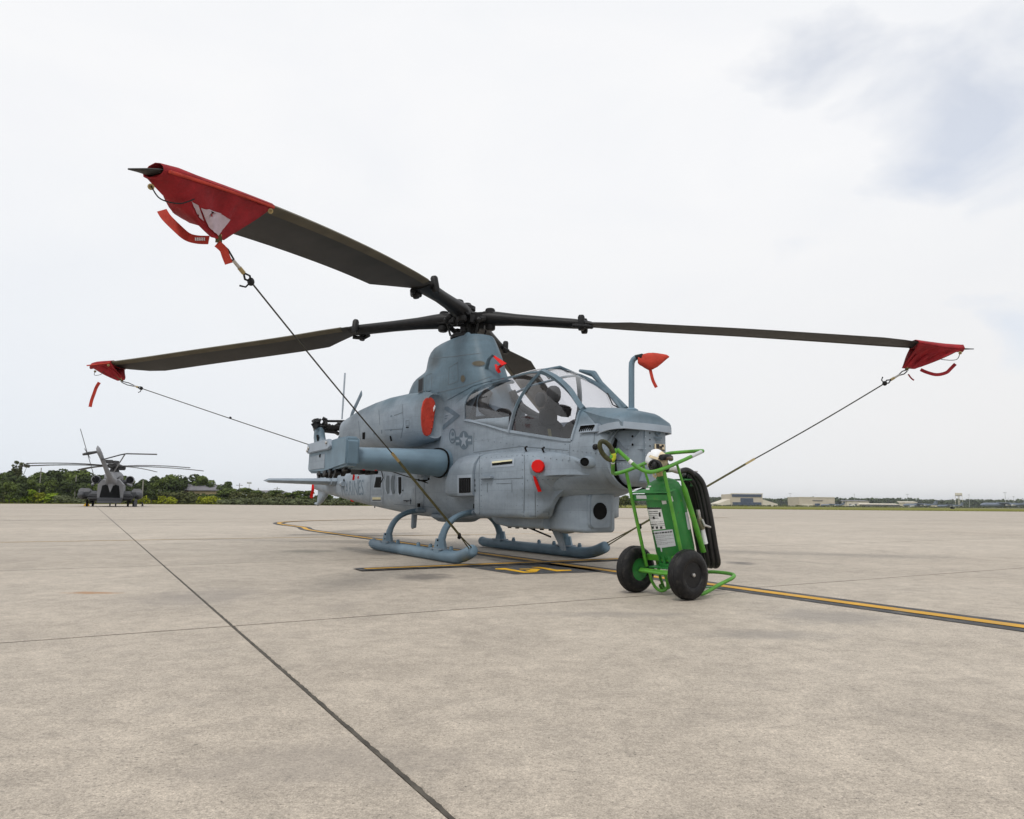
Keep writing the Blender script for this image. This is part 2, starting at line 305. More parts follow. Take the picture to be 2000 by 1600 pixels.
# ================================================================ SETTING: ground, apron, paint, far land
def ground_mats():
    m, n, p = newmat('apron_concrete'); t = n.nodes.new('ShaderNodeNewGeometry').outputs['Position']
    big = maprange(n, noise(n, mapping(n, t, (1, 1, 1)), .16, 5, .6), .30, .70)
    c = mixc(n, big, (.405, .350, .285), (.482, .425, .354))
    mid = maprange(n, noise(n, t, 1.3, 6, .65, .6), .28, .66, .84, 1.07)
    fine = M_(n, 'MULTIPLY', maprange(n, noise(n, t, 60, 6, .88), .36, .64, .68, 1.28), maprange(n, noise(n, t, 170, 3, .8), .36, .64, .70, 1.26))
    frac = maprange(n, noise(n, t, 7, 12, .84, .3), .36, .64, .76, 1.17)
    k = M_(n, 'MULTIPLY', M_(n, 'MULTIPLY', mid, fine), frac)
    sc = maprange(n, noise(n, mapping(n, t, (5, 16, 1)), 2.2, 7, .7, 1.0), .56, .74, 1.0, .70)     # scuffs and pits
    k = M_(n, 'MULTIPLY', k, sc)
    pit = maprange(n, noise(n, t, 70, 3, .6), .63, .70, 1.0, .38)
    k = M_(n, 'MULTIPLY', k, pit)
    cc = n.nodes.new('ShaderNodeCombineColor'); [n.links.new(k, cc.inputs[i]) for i in range(3)]
    c = mixc(n, 1.0, c, cc.outputs[0], 'MULTIPLY')
    fl = maprange(n, noise(n, mapping(n, t, (1, 1.6, 1)), 52, 3, .6, .4), .60, .66, 0, .70); c = mixc(n, M_(n, 'MULTIPLY', fl, maprange(n, noise(n, t, 1.1, 4), .35, .65, .25, 1)), c, (.13, .115, .10))
    bl_ = maprange(n, noise(n, t, 4.5, 9, .8, .7), .52, .66, 0, .28); c = mixc(n, bl_, c, (.23, .205, .18))
    st = maprange(n, noise(n, t, .55, 5, .62, .8), .60, .74)                                       # old oil stains
    c = mixc(n, M_(n, 'MULTIPLY', st, .22), c, (.20, .18, .165))
    s = n.nodes.new('ShaderNodeSeparateXYZ'); n.links.new(t, s.inputs[0])
    def blot(px, py, rx, ry, col, amt, c):
        q = gnd(px, py); v = n.nodes.new('ShaderNodeVectorMath'); v.operation = 'SUBTRACT'; n.links.new(t, v.inputs[0]); v.inputs[1].default_value = (q.x, q.y, 0)
        vv = n.nodes.new('ShaderNodeVectorMath'); vv.operation = 'DIVIDE'; n.links.new(v.outputs[0], vv.inputs[0]); vv.inputs[1].default_value = (rx, ry, 1)
        ln = n.nodes.new('ShaderNodeVectorMath'); ln.operation = 'LENGTH'; n.links.new(vv.outputs[0], ln.inputs[0])
        dd = M_(n, 'ADD', ln.outputs['Value'], M_(n, 'MULTIPLY', M_(n, 'SUBTRACT', noise(n, t, 5, 5, .7), .5), 1.6))
        return mixc(n, M_(n, 'MULTIPLY', maprange(n, dd, .35, 1.0, 1.0, 0.0), amt), c, col)
    oi = n.nodes.new('ShaderNodeObjectInfo').outputs['Random']; ov = maprange(n, oi, 0, 1, .955, 1.045); oc = n.nodes.new('ShaderNodeCombineColor'); [n.links.new(ov, oc.inputs[i]) for i in range(3)]; c = mixc(n, 1.0, c, oc.outputs[0], 'MULTIPLY')
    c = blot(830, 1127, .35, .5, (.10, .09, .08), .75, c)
    c = blot(180, 1158, .30, .10, (.33, .16, .05), .8, c)
    c = blot(390, 1166, .55, .8, (.20, .18, .165), .45, c)
    c = blot(600, 1077, .6, .55, (.12, .115, .09), .6, c)
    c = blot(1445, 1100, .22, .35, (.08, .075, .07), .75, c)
    c = blot(1620, 1205, .60, .45, (.20, .185, .17), .55, c)
    c = blot(1500, 1240, .50, .22, (.20, .185, .17), .5, c)
    c = blot(1210, 1200, .75, .16, (.22, .20, .18), .5, c)
    c = blot(700, 1480, .45, .22, (.25, .22, .19), .35, c)
    c = blot(560, 1500, .4, .2, (.25, .22, .19), .3, c)
    n.links.new(c, p.inputs['Base Color']); p.inputs['Roughness'].default_value = .72; p.inputs['Specular IOR Level'].default_value = .45
    b = n.nodes.new('ShaderNodeBump'); b.inputs['Strength'].default_value = .4; b.inputs['Distance'].default_value = .004
    n.links.new(noise(n, t, 90, 5, .8), b.inputs['Height']); n.links.new(b.outputs[0], p.inputs['Normal'])
    return m
CONC = ground_mats()
def far_conc():                 # the same concrete with its joints as fine lines, for slabs too far to tell apart
    m = CONC.copy(); m.name = 'far_concrete'; n = m.node_tree; p = n.nodes['Principled BSDF']
    src = p.inputs['Base Color'].links[0].from_socket
    t = n.nodes.new('ShaderNodeNewGeometry').outputs['Position']; s = n.nodes.new('ShaderNodeSeparateXYZ'); n.links.new(t, s.inputs[0])
    f = HM.to_3x3() @ Vector((1, 0, 0)); l = HM.to_3x3() @ Vector((0, 1, 0))
    def coord(v, o, size, w):
        k = M_(n, 'ADD', M_(n, 'MULTIPLY', s.outputs[0], v.x), M_(n, 'MULTIPLY', s.outputs[1], v.y))
        k = M_(n, 'DIVIDE', M_(n, 'SUBTRACT', k, v.dot(Vector((HQ[0], HQ[1], 0))) + o), size)
        fr = M_(n, 'FRACT', M_(n, 'ADD', k, 1000.5)); return M_(n, 'LESS_THAN', M_(n, 'ABSOLUTE', M_(n, 'SUBTRACT', fr, .5)), w / size)
    j = M_(n, 'MAXIMUM', coord(f, 5.5, 4.9, .07), coord(l, -4.34, 7.6, .025))
    n.links.new(mixc(n, M_(n, 'MULTIPLY', j, .75), src, (.10, .09, .08)), p.inputs['Base Color']); return m
FARC = far_conc()

def far_grass():
    m, n, p = newmat('mown_grass'); t = n.nodes.new('ShaderNodeNewGeometry').outputs['Position']
    c = mixc(n, maprange(n, noise(n, mapping(n, t, (.05, .05, 1)), 1.2, 6), .3, .7), (.13, .135, .018), (.20, .19, .03))
    c = mixc(n, maprange(n, noise(n, t, .6, 6, .7), .4, .7, 0, .6), c, (.09, .11, .02))
    n.links.new(c, p.inputs['Base Color']); p.inputs['Roughness'].default_value = .95; p.inputs['Specular IOR Level'].default_value = .1; return m
GRASS = far_grass()
tag(MB().add([(-6000, -300, -.02), (6000, -300, -.02), (6000, 9000, -.02), (-6000, 9000, -.02)], [(0, 1, 2, 3)]).obj('grass_ground', GRASS, smooth=0), kind='structure')
# apron outline (world), beyond the built slabs one sheet; the far edge lies about 150 m off
def loc2w(x, y, z=0): return HM @ Vector((x, y, z))
TX, TY, X0J, Y0J = 4.9, 7.6, 5.5, -4.34
ix0, ix1, iy0, iy1 = -4, 2, -3, 4          # slab index range; x from X0J+ix*TX
sheet_z = -.006
outer = [(-260, -60), (330, -60), (330, 112), (150, 141), (60, 158), (0, 172), (-75, 176), (-105, 131), (-260, 60)]
tag(MB().add([(x, y, sheet_z) for x, y in outer], [tuple(range(len(outer)))]).obj('far_apron', FARC, smooth=0), kind='structure')
apron = bpy.data.objects.new('apron', None); COL.objects.link(apron); apron.matrix_world = HM; apron['kind'] = 'structure'
XS0, XS1 = X0J + ix0 * TX, X0J + ix1 * TX + TX
sealm = mat('joint_sealant', (.068, .060, .048), .8, .35, 9, bump=.3)
rnd = random.Random(3)
for i in range(ix0, ix1 + 1):
    for j in range(iy0, iy1 + 1):
        x0, x1, y0, y1 = X0J + i * TX, X0J + (i + 1) * TX, Y0J + j * TY, Y0J + (j + 1) * TY
        gx, gy = .011, (.002, .002)
        ga = .009 if j == 0 else .004; gb = .009 if j == -1 else .004
        b = .005
        v = []
        for (e, z) in ((0, -.006 - .03), (0, -b), (b, 0)):
            v += [(x0 + gx + e, y0 + ga + e, z), (x1 - gx - e, y0 + ga + e, z), (x1 - gx - e, y1 - gb - e, z), (x0 + gx + e, y1 - gb - e, z)]
        f = [(q * 4 + k, q * 4 + (k + 1) % 4, q * 4 + 4 + (k + 1) % 4, q * 4 + 4 + k) for q in range(2) for k in range(4)] + [(8, 9, 10, 11)]
        MB().add(v, f).obj('slab', CONC, apron, smooth=0)
# wobbly sealant bead in the wide longitudinal joint
pts = [(XS0 + (XS1 - XS0) * k / 1600, Y0J + rnd.uniform(-.0018, .0018), -.0042) for k in range(1601)]
MB().strip(pts, [.0165 + rnd.uniform(-.0055, .0045) for _ in pts], .003, (0, 0, 1)).obj('joint_sealant', sealm, apron, smooth=0)
fineseal = mat('saw_cut_filler', (.15, .132, .11), .85, .4, 3)
for i in range(ix0 + 1, ix1 + 1):
    x = X0J + i * TX; pts = [(x + rnd.uniform(-.002, .002), Y0J + (iy1 + 1 + iy0) * 0 + q, -.0015) for q in np.linspace(iy0 * TY, (iy1 + 1) * TY, 240)]
    MB().strip(pts, [.012 + rnd.uniform(-.007, .004) for _ in pts], .003, (0, 0, 1)).obj('joint_sealant', fineseal, apron, smooth=0)
# painted lines
def paint_strip(name, pts, w, z, m):
    p = [Vector((x, y, 0)) for x, y in pts]; v = []
    for i, q in enumerate(p):
        d = (p[min(i + 1, len(p) - 1)] - p[max(i - 1, 0)]).normalized(); s = Vector((-d.y, d.x, 0)) * w / 2
        v += [(q.x - s.x, q.y - s.y, z), (q.x + s.x, q.y + s.y, z)]
    return MB().add(v, [(2 * i, 2 * i + 1, 2 * i + 3, 2 * i + 2) for i in range(len(p) - 1)]).obj(name, m, apron, smooth=0)
def worn(name, base, amt):
    m, n, p = newmat(name); t = n.nodes.new('ShaderNodeTexCoord').outputs['Object']
    f = maprange(n, noise(n, mapping(n, t, (1, 3, 1)), 5, 8, .75), .5, .68, 0, amt)
    c = mixc(n, maprange(n, noise(n, t, 2, 4), .3, .7), tuple(c * .82 for c in base), tuple(c * 1.12 for c in base))
    n.links.new(mixc(n, f, c, (.30, .27, .22)), p.inputs['Base Color']); p.inputs['Roughness'].default_value = .8; p.inputs['Specular IOR Level'].default_value = .25
    return m
WBLK = worn('worn_black_line', (.055, .058, .064), .55); WYEL = worn('worn_yellow_line', (.58, .32, .04), .5)
WBRN = worn('worn_brown_line', (.40, .25, .075), .6)
tax = [(x, .16) for x in np.linspace(30, -9, 60)]
tax += [(x, y) for x, y in [(-10.5, .25), (-12.4, .6), (-14.2, .62), (-16, .72), (-17.4, 1.0), (-18.6, 1.5), (-19.7, 2.3), (-20.6, 3.4), (-21.4, 5.0), (-22, 7.5), (-22.4, 12), (-22.6, 30)]]
tax = [tuple(p[:2]) for p in cat_curve([Vector((x, y, 0)) for x, y in tax], 4)]
paint_strip('painted_line', tax, .40, .0040, WBLK); paint_strip('painted_line', tax, .135, .0080, WYEL)
st = [(2.2, y) for y in np.linspace(-2.45, 1.75, 30)]
paint_strip('painted_line', st, .34, .0120, WBLK); paint_strip('painted_line', [(2.2, y) for y in np.linspace(-2.36, 1.7, 30)], .12, .0160, WYEL)
for pts_, wd, mm in ((([(-5.85, y) for y in np.linspace(-7.5, 9, 24)]), .09, WBRN), ([(-22.7 + .05 * y, y) for y in np.linspace(-60, -1.2, 30)], .14, WBLK),
                     ([(-6.4 + .28 * (y - .4), y) for y in np.linspace(.4, 3.0, 8)], .22, WBLK)):
    paint_strip('painted_line', pts_, wd, .0010 + .0007 * len(pts_) / 10, mm)
MB().add([(2.38, -1.12, .004), (3.42, -1.06, .004), (3.60, .0, .004), (2.38, .3, .004)], [(3, 2, 1, 0)]).obj('stand_number_panel', WBLK, apron, smooth=0)
for g in ([(2.736, -.93), (2.736, -.79), (3.20, -.81), (3.345, -.72), (3.345, -.90), (2.93, -.90), (2.83, -.98)],
          [(2.90, -.70), (2.96, -.50), (3.04, -.48), (3.30, -.70), (3.24, -.76), (3.09, -.73), (3.09, -.64), (3.0, -.62), (2.97, -.72)],
          [(2.76, -.45), (2.77, -.32), (3.19, -.345), (3.26, -.20), (3.37, -.26), (3.36, -.47), (2.90, -.42)]):
    MB().add([(x, y, .008) for x, y in g], [tuple(range(len(g)))]).obj('stand_number_digit', YELB, apron, smooth=0)

# ================================================================ ATTACK HELICOPTER (own frame: x forward, y to its left, z up)
heli = thing('attack_helicopter', 'grey attack helicopter parked on skids with covered rotor blades drooping', 'helicopter', (HQ[0], HQ[1], 0), HQ[2] - PI / 2)
# x, zb, wb, (w1,z1), (w2,z2), (w3,z3) sill, (w4,z4) roof rail, zt
ST = [
 (4.14, 1.16, .12, .27, 1.22, .33, 1.38, .31, 1.52, .22, 1.58, 1.60),
 (4.04, 1.04, .20, .38, 1.14, .44, 1.36, .41, 1.54, .31, 1.64, 1.68),
 (3.88, .95, .25, .44, 1.08, .485, 1.34, .46, 1.54, .35, 1.78, 1.83),
 (3.68, .89, .28, .48, 1.05, .51, 1.30, .475, 1.50, .315, 1.875, 1.90),
 (3.40, .86, .30, .49, 1.03, .52, 1.27, .485, 1.535, .300, 2.12, 2.16),
 (3.00, .83, .32, .50, 1.0, .53, 1.26, .50, 1.60, .285, 2.355, 2.41),
 (2.72, .75, .32, .50, .95, .53, 1.26, .50, 1.645, .280, 2.455, 2.53),
 (2.30, .64, .33, .51, .90, .53, 1.26, .505, 1.715, .295, 2.49, 2.58),
 (1.60, .60, .34, .52, .86, .53, 1.26, .505, 1.87, .310, 2.49, 2.60),
 (1.00, .58, .34, .52, .84, .53, 1.24, .505, 1.98, .340, 2.45, 2.58),
 (.60, .57, .34, .51, .82, .53, 1.24, .50, 2.02, .350, 2.38, 2.50),
 (0, .56, .33, .50, .80, .52, 1.22, .48, 2.00, .36, 2.30, 2.42),
 (-1, .57, .30, .47, .78, .49, 1.20, .46, 1.90, .35, 2.18, 2.28),
 (-2, .61, .25, .42, .79, .45, 1.16, .42, 1.66, .30, 1.96, 2.05),
 (-3, .665, .20, .36, .84, .39, 1.14, .36, 1.46, .24, 1.66, 1.72),
 (-5, .79, .12, .25, .90, .285, 1.13, .26, 1.34, .16, 1.46, 1.49),
 (-7.5, .985, .06, .13, 1.06, .155, 1.20, .14, 1.34, .08, 1.42, 1.44),
 (-8.85, 1.12, .03, .07, 1.17, .09, 1.24, .08, 1.31, .05, 1.36, 1.37)]
SX = [s[0] for s in ST][::-1]; SY = np.array([s[1:] for s in ST])[::-1]
KS = 7
def section(x):
    a = hermite(SX, SY, x); zb, wb, w1, z1, w2, z2, w3, z3, w4, z4, zt = a
    P = [Vector((0, zb, 0)), Vector((wb, zb, 0)), Vector((w1, z1, 0)), Vector((w2, z2, 0)), Vector((w3, z3, 0)), None, Vector((w4, z4, 0)), Vector((0, zt, 0))]
    e_ = P[6] - P[4]; P[5] = (P[4] + P[6]) / 2 + Vector((e_.y, -e_.x, 0)).normalized() * float(np.interp(x, (-9, -2, .4, 1.0, 3.0, 3.4, 3.68, 3.9), (.005, .02, .03, .085, .08, .05, .015, 0)))
    M = [Vector((-P[1].x, P[1].y, 0))] + P + [Vector((-P[6].x, P[6].y, 0))]
    o_ = []
    for i in range(1, 8):
        A, B, C_, D = M[i - 1], M[i], M[i + 1], M[i + 2]
        for j in range(KS):
            t = j / KS; q = .5 * (2 * B + (C_ - A) * t + (2 * A - 5 * B + 4 * C_ - D) * t * t + (3 * B - A - 3 * C_ + D) * t ** 3); o_.append((q.x, q.y))
    return o_ + [(0, zt)]            # 7*KS+1 points, bottom to top; index 4*KS is the sill, 6*KS the roof rail
IS, IR = 4 * KS, 6 * KS
def S(x, t, side=-1, off=0):        # point on the hull; t in 0..6 control spans
    s_ = section(x); k = min(t * KS, 7 * KS - 1e-6); i = int(k); f = k - i
    y = s_[i][0] * (1 - f) + s_[i + 1][0] * f; z = s_[i][1] * (1 - f) + s_[i + 1][1] * f
    p = Vector((x, side * y, z))
    if off:
        dy, dz = s_[i + 1][0] - s_[i][0], s_[i + 1][1] - s_[i][1]; q = Vector((0, side * dz, -dy)).normalized(); p = p + q * off
    return p
XR, XF = 1.00, 3.68                 # rear and front edge of the cockpit glazing
xs = sorted(set([round(x, 4) for x in np.concatenate([np.linspace(-8.85, -3, 30), np.linspace(-3, 0, 34), np.linspace(0, 4.14, 90)])] + [XR, XF]))
half = [section(x) for x in xs]; NP = 7 * KS + 1
hull = MB(); glass_faces = {}
verts = []; 
for x, s_ in zip(xs, half):
    verts += [(x, -y, z) for y, z in s_] + [(x, y, z) for y, z in s_[1:-1]]
RN = 2 * NP - 2
def vid(i, k, side):                # k index bottom..top
    if side < 0 or k in (0, NP - 1): return i * RN + k
    return i * RN + NP + k - 1
body_f = []; pane_f = {}
for i in range(len(xs) - 1):
    xm = (xs[i] + xs[i + 1]) / 2
    for side in (-1, 1):
        for k in range(NP - 1):
            q = (vid(i, k, side), vid(i, k + 1, side), vid(i + 1, k + 1, side), vid(i + 1, k, side))
            if side < 0: q = q[::-1]
            if XR < xm < XF and k >= IS:
                row = 'side' if k < IR else 'roof'
                # the slanted hoop between the two cockpits
                fr = 2.31 + .43 * min(1, (k - IS) / (IR - IS))
                key = (row, side if row == 'side' else 0, 'front' if xm > (fr if row == 'side' else 2.72) else 'rear'); pane_f.setdefault(key, []).append(q)
            else: body_f.append(q)
ncap = (len(xs) - 1)
body_f.append(tuple(vid(ncap, k, -1) for k in range(NP)) + tuple(vid(ncap, k, 1) for k in range(NP - 2, 0, -1)))
MBh = MB(); MBh.v = verts; MBh.f = body_f
def prune(o):
    b = bmesh.new(); b.from_mesh(o.data); bmesh.ops.delete(b, geom=[v for v in b.verts if not v.link_faces], context='VERTS'); bmesh.ops.recalc_face_normals(b, faces=b.faces); b.to_mesh(o.data); b.free(); return o
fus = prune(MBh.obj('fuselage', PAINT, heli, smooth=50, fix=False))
for key, fs in sorted(pane_f.items(), key=str):
    g = MB(); g.v = verts; g.f = fs
    prune(g.obj('windscreen' if key[0] == 'roof' and key[2] == 'front' else 'canopy_roof_pane' if key[0] == 'roof' else 'canopy_pane', GLASS, heli, smooth=180, fix=False))
# canopy frames
def fr_strip(name, fn, w, t=.03, n=20, m=None, parent=None, off=.006):
    P = [fn(k / n) for k in range(n + 1)]
    nr = []
    for p in P: nr.append((0, p.y, max(.05, p.z - 1.55)))
    return MB().strip([p + Vector(q).normalized() * off for p, q in zip(P, nr)], w, t, nr).obj(name, m or PAINT, parent or heli, smooth=30)
lerp = lambda a, b, t: a + (b - a) * t
for sd_ in (-1, 1):
    fr_strip('canopy_frame', lambda t: S(lerp(2.31, 2.74, t ** 1.15), lerp(3.95, 6.0, t), sd_), .052, .035)
    fr_strip('canopy_frame', lambda t: S(lerp(2.74, 3.70, t), 6.0, sd_), .062, .05)
    fr_strip('canopy_frame', lambda t: S(lerp(XR - .02, 2.74, t), 6.0, sd_), .03, .02, m=BLUEP)
    fr_strip('canopy_frame', lambda t: S(XF + .01, lerp(4.0, 6.0, t), sd_), .035, .02)
    fr_strip('canopy_frame', lambda t: S(XR - .01, lerp(4.0, 7.0, t), sd_), .05, .02)
    fr_strip('canopy_frame', lambda t: S(lerp(XR, 2.28, t), 4.0, sd_), .04, .02)
    fr_strip('canopy_frame', lambda t: S(lerp(2.28, XF, t), 4.0, sd_), .035, .02)
    # wedge of painted skin under the rear pane: the glass ends higher there
    ws = MB(); rows = []
    for t in np.linspace(0, 1, 14):
        x = lerp(1.18, 2.30, t); rows.append([S(x, 3.98, sd_, .008), S(x, 3.98 + .03 + .45 * t, sd_, .008)])
    ws.loft(rows, cap=False, closed=False).obj('canopy_sill_panel', PAINT, heli, smooth=60, solid=.006)
MB().tube([S(2.74, 6, -1) + Vector((0, 0, .02)), S(2.74, 7, 1) + Vector((0, 0, .02)), S(2.74, 6, 1) + Vector((0, 0, .02))], .022).obj('canopy_frame', PAINT, heli)
# upper wire-cutter / wiper bits along the far windscreen post
MB().tube([S(2.85, 6, 1) + Vector((-.10, .03, .11)), S(3.0, 6, 1) + Vector((.05, .03, .085)), S(3.2, 6, 1) + Vector((0, .02, .05)), S(3.66, 6, 1) + Vector((0, .02, .03))], [.02, .045, .03, .04], 8).obj('wire_deflector', PAINT, heli)
MB().tube([S(3.45, 6.3, 1) + Vector((0, 0, .02)), S(3.62, 6.5, 1) + Vector((0, 0, .02)), S(3.70, 6.2, 1) + Vector((0, 0, .015))], .008, 6).obj('wiper', BLACK, heli)
# cockpit: tub, consoles, coamings, seats
tub = MB()
xs2 = np.linspace(XR + .005, XF - .005, 20)
tub.loft([[(x, -(section(x)[IS][0] - .025), section(x)[IS][1] - .03), (x, -.40, 1.25), (x, .40, 1.25), (x, section(x)[IS][0] - .025, section(x)[IS][1] - .03)] for x in xs2], cap=False, closed=False)
tub.obj('cockpit_tub', CONS, heli, smooth=40)
MB().add([(XR + .01, -.42, 1.25), (XR + .01, .42, 1.25), (XR + .01, .46, 2.0), (XR + .01, .30, 2.40), (XR + .01, -.30, 2.40), (XR + .01, -.46, 2.0)], [(0, 1, 2, 3, 4, 5)]).obj('rear_bulkhead', CONS, heli, smooth=0)
MB().add([(XF - .01, -.40, 1.25), (XF - .01, .40, 1.25), (XF - .01, .45, 1.49), (XF - .01, .30, 1.84), (XF - .01, -.30, 1.84), (XF - .01, -.45, 1.49)], [(5, 4, 3, 2, 1, 0)]).obj('front_bulkhead', CONS, heli, smooth=0)
def seat(x, z):
    e = bpy.data.objects.new('crew_seat', None); COL.objects.link(e); e.parent = heli
    MB().box((x + .1, 0, z), (.45, .46, .14)).obj('seat_cushion', SEATM, e, bevel=.03)
    MB().loft([[(x - .12, -.23, z), (x - .02, -.23, z), (x - .02, .23, z), (x - .12, .23, z)], [(x - .28, -.25, z + .42), (x - .16, -.25, z + .42), (x - .16, .25, z + .42), (x - .28, .25, z + .42)], [(x - .33, -.17, z + .64), (x - .22, -.17, z + .64), (x - .22, .17, z + .64), (x - .33, .17, z + .64)]]).obj('seat_back', SEATM, e, bevel=.03)
    MB().ell((x - .24, 0, z + .76), (.08, .13, .13), e=.7).obj('headrest', SEATM, e, smooth=180)
    for s_ in (-1, 1): MB().box((x - .10, s_ * .29, z + .16), (.22, .06, .3)).obj('armour_wing', SEATM, e, bevel=.02)
    MB().strip([(x - .08, -.09, z + .58), (x + .0, -.09, z + .3), (x + .05, -.06, z + .1)], .045, .012, (1, 0, .3)).obj('harness', STRAPG, e)
    return e
seat(1.50, 1.28); seat(2.70, 1.16)
# instrument coamings with curved arms, sights and grips
MB().loft([[(x, -.33, z0), (x, -.33, z1), (x, -.22, z1 + .08), (x, .22, z1 + .08), (x, .33, z1), (x, .33, z0)] for x, z0, z1 in ((2.10, 1.50, 1.84), (2.22, 1.46, 1.88), (2.36, 1.42, 1.82))]).obj('pilot_coaming', SEATM, heli, bevel=.02)
MB().loft([[(x, -.31, z0), (x, -.31, z1), (x, -.2, z1 + .06), (x, .2, z1 + .06), (x, .31, z1), (x, .31, z0)] for x, z0, z1 in ((3.2, 1.3, 1.66), (3.34, 1.3, 1.74), (3.6, 1.3, 1.70))]).obj('gunner_coaming', SEATM, heli, bevel=.02)
MB().tube(cat_curve([(1.18, -.20, 2.44), (1.16, -.27, 2.30), (1.25, -.33, 2.16), (1.55, -.38, 2.04), (2.0, -.44, 1.88)], 6), [.02] + [.075] * 5 + [.085] * 8 + [.075] * 6 + [.06] * 4 + [.03], 8).obj('door_gas_strut', BLACK, heli, smooth=180)
MB().tube(cat_curve([(1.16, .20, 2.46), (1.20, .28, 2.28), (1.5, .36, 2.08), (2.0, .44, 1.88)], 6), .055, 8).obj('door_gas_strut', BLACK, heli, smooth=180)
MB().box((2.52, .02, 2.06), (.10, .2, .16)).obj('gunner_headrest_box', SEATM, heli, bevel=.03)
MB().ell((2.50, .06, 2.22), (.09, .095, .12), e=.8).obj('helmet_sight', CLOUDG, heli, smooth=180)
MB().ell((2.36, -.06, 2.16), (.06, .07, .10), e=.8).obj('helmet_sight', CONS, heli, smooth=180)
MB().box((2.66, .10, 1.99), (.20, .16, .14), Matrix.Rotation(.3, 3, 'Y')).obj('sight_unit', SEATM, heli, bevel=.02)
MB().tube([(3.35, .22, 1.80), (3.5, .26, 1.72), (3.55, .24, 1.62)], .025, 8).obj('hand_grip', BLACK, heli)
MB().tube([(2.75, -.10, 2.43), (2.72, -.16, 2.38), (2.72, -.21, 2.43)], .010, 6).obj('grab_handle', CONS, heli)

# nose deck, brow and sight turret
CY = .025
br = []
for x, hw, zt_, zl in ((3.70, .35, 1.885, 1.80), (3.9, .40, 1.875, 1.70), (4.1, .385, 1.84, 1.64), (4.27, .365, 1.80, 1.60), (4.36, .35, 1.765, 1.585), (4.40, .335, 1.73, 1.60)):
    br.append([(x, CY - hw, zl), (x, CY - hw - .012, zl + .10 if zt_ - zl > .14 else zl + .05), (x, CY - hw + .04, zt_ - .055), (x, CY - hw + .14, zt_ - .008), (x, CY, zt_ + .01), (x, CY + hw - .14, zt_ - .008), (x, CY + hw - .04, zt_ - .055), (x, CY + hw + .012, zl + .10 if zt_ - zl > .14 else zl + .05), (x, CY + hw, zl), (x, CY, zl + .02)])
MB().loft(br).obj('nose_brow', PAINT, heli, smooth=50)
lip = [(4.02, CY - .405, 1.575), (4.12, CY - .40, 1.60), (4.22, CY - .385, 1.615), (4.33, CY - .365, 1.62), (4.40, CY - .32, 1.62), (4.425, CY - .1, 1.615), (4.43, CY + .1, 1.61), (4.41, CY + .30, 1.605), (4.36, CY + .37, 1.60), (4.2, CY + .40, 1.59)]
MB().strip(lip, .075, .03, [(0.15, (p[1] - CY), .0) if abs(p[1] - CY) > .33 else (1, 0, .1) for p in lip]).obj('brow_lip', LIGHTP, heli, smooth=40)
MB().loft([[(x, y - .02, 1.565), (x, y, 1.66), (x, y + .06, 1.66), (x, y + .04, 1.565)] for x, y in ((3.84, -.475), (3.96, -.45), (4.08, -.41))]).obj('side_vent', LIGHTP, heli, bevel=.006)
for k in range(7):
    MB().box((3.868 + k * .028, -.483 + k * .0075, 1.614), (.012, .022, .07), Matrix.Rotation(.5, 3, 'Y')).obj('vent_louvre', DARK, heli, smooth=0)
tur = bpy.data.objects.new('sight_turret', None); COL.objects.link(tur); tur.parent = heli
TC = Vector((4.10, .065, 1.30))
MB().ell(TC, (.30, .27, .33), 28, 18, .72).obj('turret_ball', PAINT, tur, smooth=180)
fp = [(-.02, -.30), (.30, -.30), (.335, -.22), (.34, .20), (.32, .30), (.05, .30)]
MB().prism([(4.42, TC.y - .10, TC.z + .30), (4.42, TC.y - .10, TC.z - .28), (4.405, TC.y + .05, TC.z - .34), (4.39, TC.y + .24, TC.z - .30), (4.39, TC.y + .24, TC.z + .30)], (-.22, 0, 0)).obj('turret_face', PAINT, tur, bevel=.012)
pl = [(4.40, TC.y - .115, TC.z + .29), (4.06, TC.y - .278, TC.z + .29), (4.10, TC.y - .283, TC.z + .27), (4.20, TC.y - .28, TC.z + .16), (4.29, TC.y - .25, TC.z + .07), (4.40, TC.y - .125, TC.z + .07)]
MB().prism(pl, (.004, .03, 0)).obj('turret_cheek', PAINT, tur, smooth=0)
MB().tube([TC + Vector((.30 * math.cos(a) ** 1, -.27 * math.cos(a) - .012 if False else -.285 * (1 - .16 * math.sin(a) ** 2), .0)) if False else TC + Vector((-.22 + .42 * t, -.255 - .045 * math.sin(PI * min(1, t * 1.15)), -.03 - .02 * t)) for t in np.linspace(0, 1, 10) for a in (0,)], .004, 5).obj('turret_seam', DARK, tur)
for k in range(6):
    t = k / 5; MB().ell(TC + Vector((-.12 + .34 * t, -.262 - .038 * math.sin(PI * min(1, t + .1)), .012)), (.0065, .0065, .0065), 6, 4).obj('rivet', LIGHTP, tur, smooth=180)
    MB().ell(TC + Vector((-.02 + .26 * t, -.268 - .02 * math.sin(PI * t), -.075 - .02 * t)), (.0065, .0065, .0065), 6, 4).obj('rivet', LIGHTP, tur, smooth=180)
for k in range(9): MB().ell((4.423, TC.y - .085, TC.z + .27 - k * .065), (.004, .007, .007), 6, 4).obj('rivet', LIGHTP, tur, smooth=180)
for k in range(7): MB().ell((4.420, TC.y - .02, TC.z + .25 - k * .07), (.005, .008, .008), 6, 4).obj('rivet', DARK, tur, smooth=180)
MB().box((4.421, TC.y + .115, TC.z + .10), (.006, .14, .075)).obj('data_plate', CREAM, tur, smooth=0)
for a, b_, w_, h_ in ((.085, .11, .045, .05), (.13, .10, .035, .03), (.155, .12, .03, .025), (.12, .072, .12, .014)):
    MB().box((4.4255, TC.y + a, TC.z + b_), (.003, w_, h_)).obj('plate_print', INK, tur, smooth=0)
MB().box((4.4215, TC.y + .10, TC.z + .205), (.004, .10, .018)).obj('stencil', MARKG, tur, smooth=0)
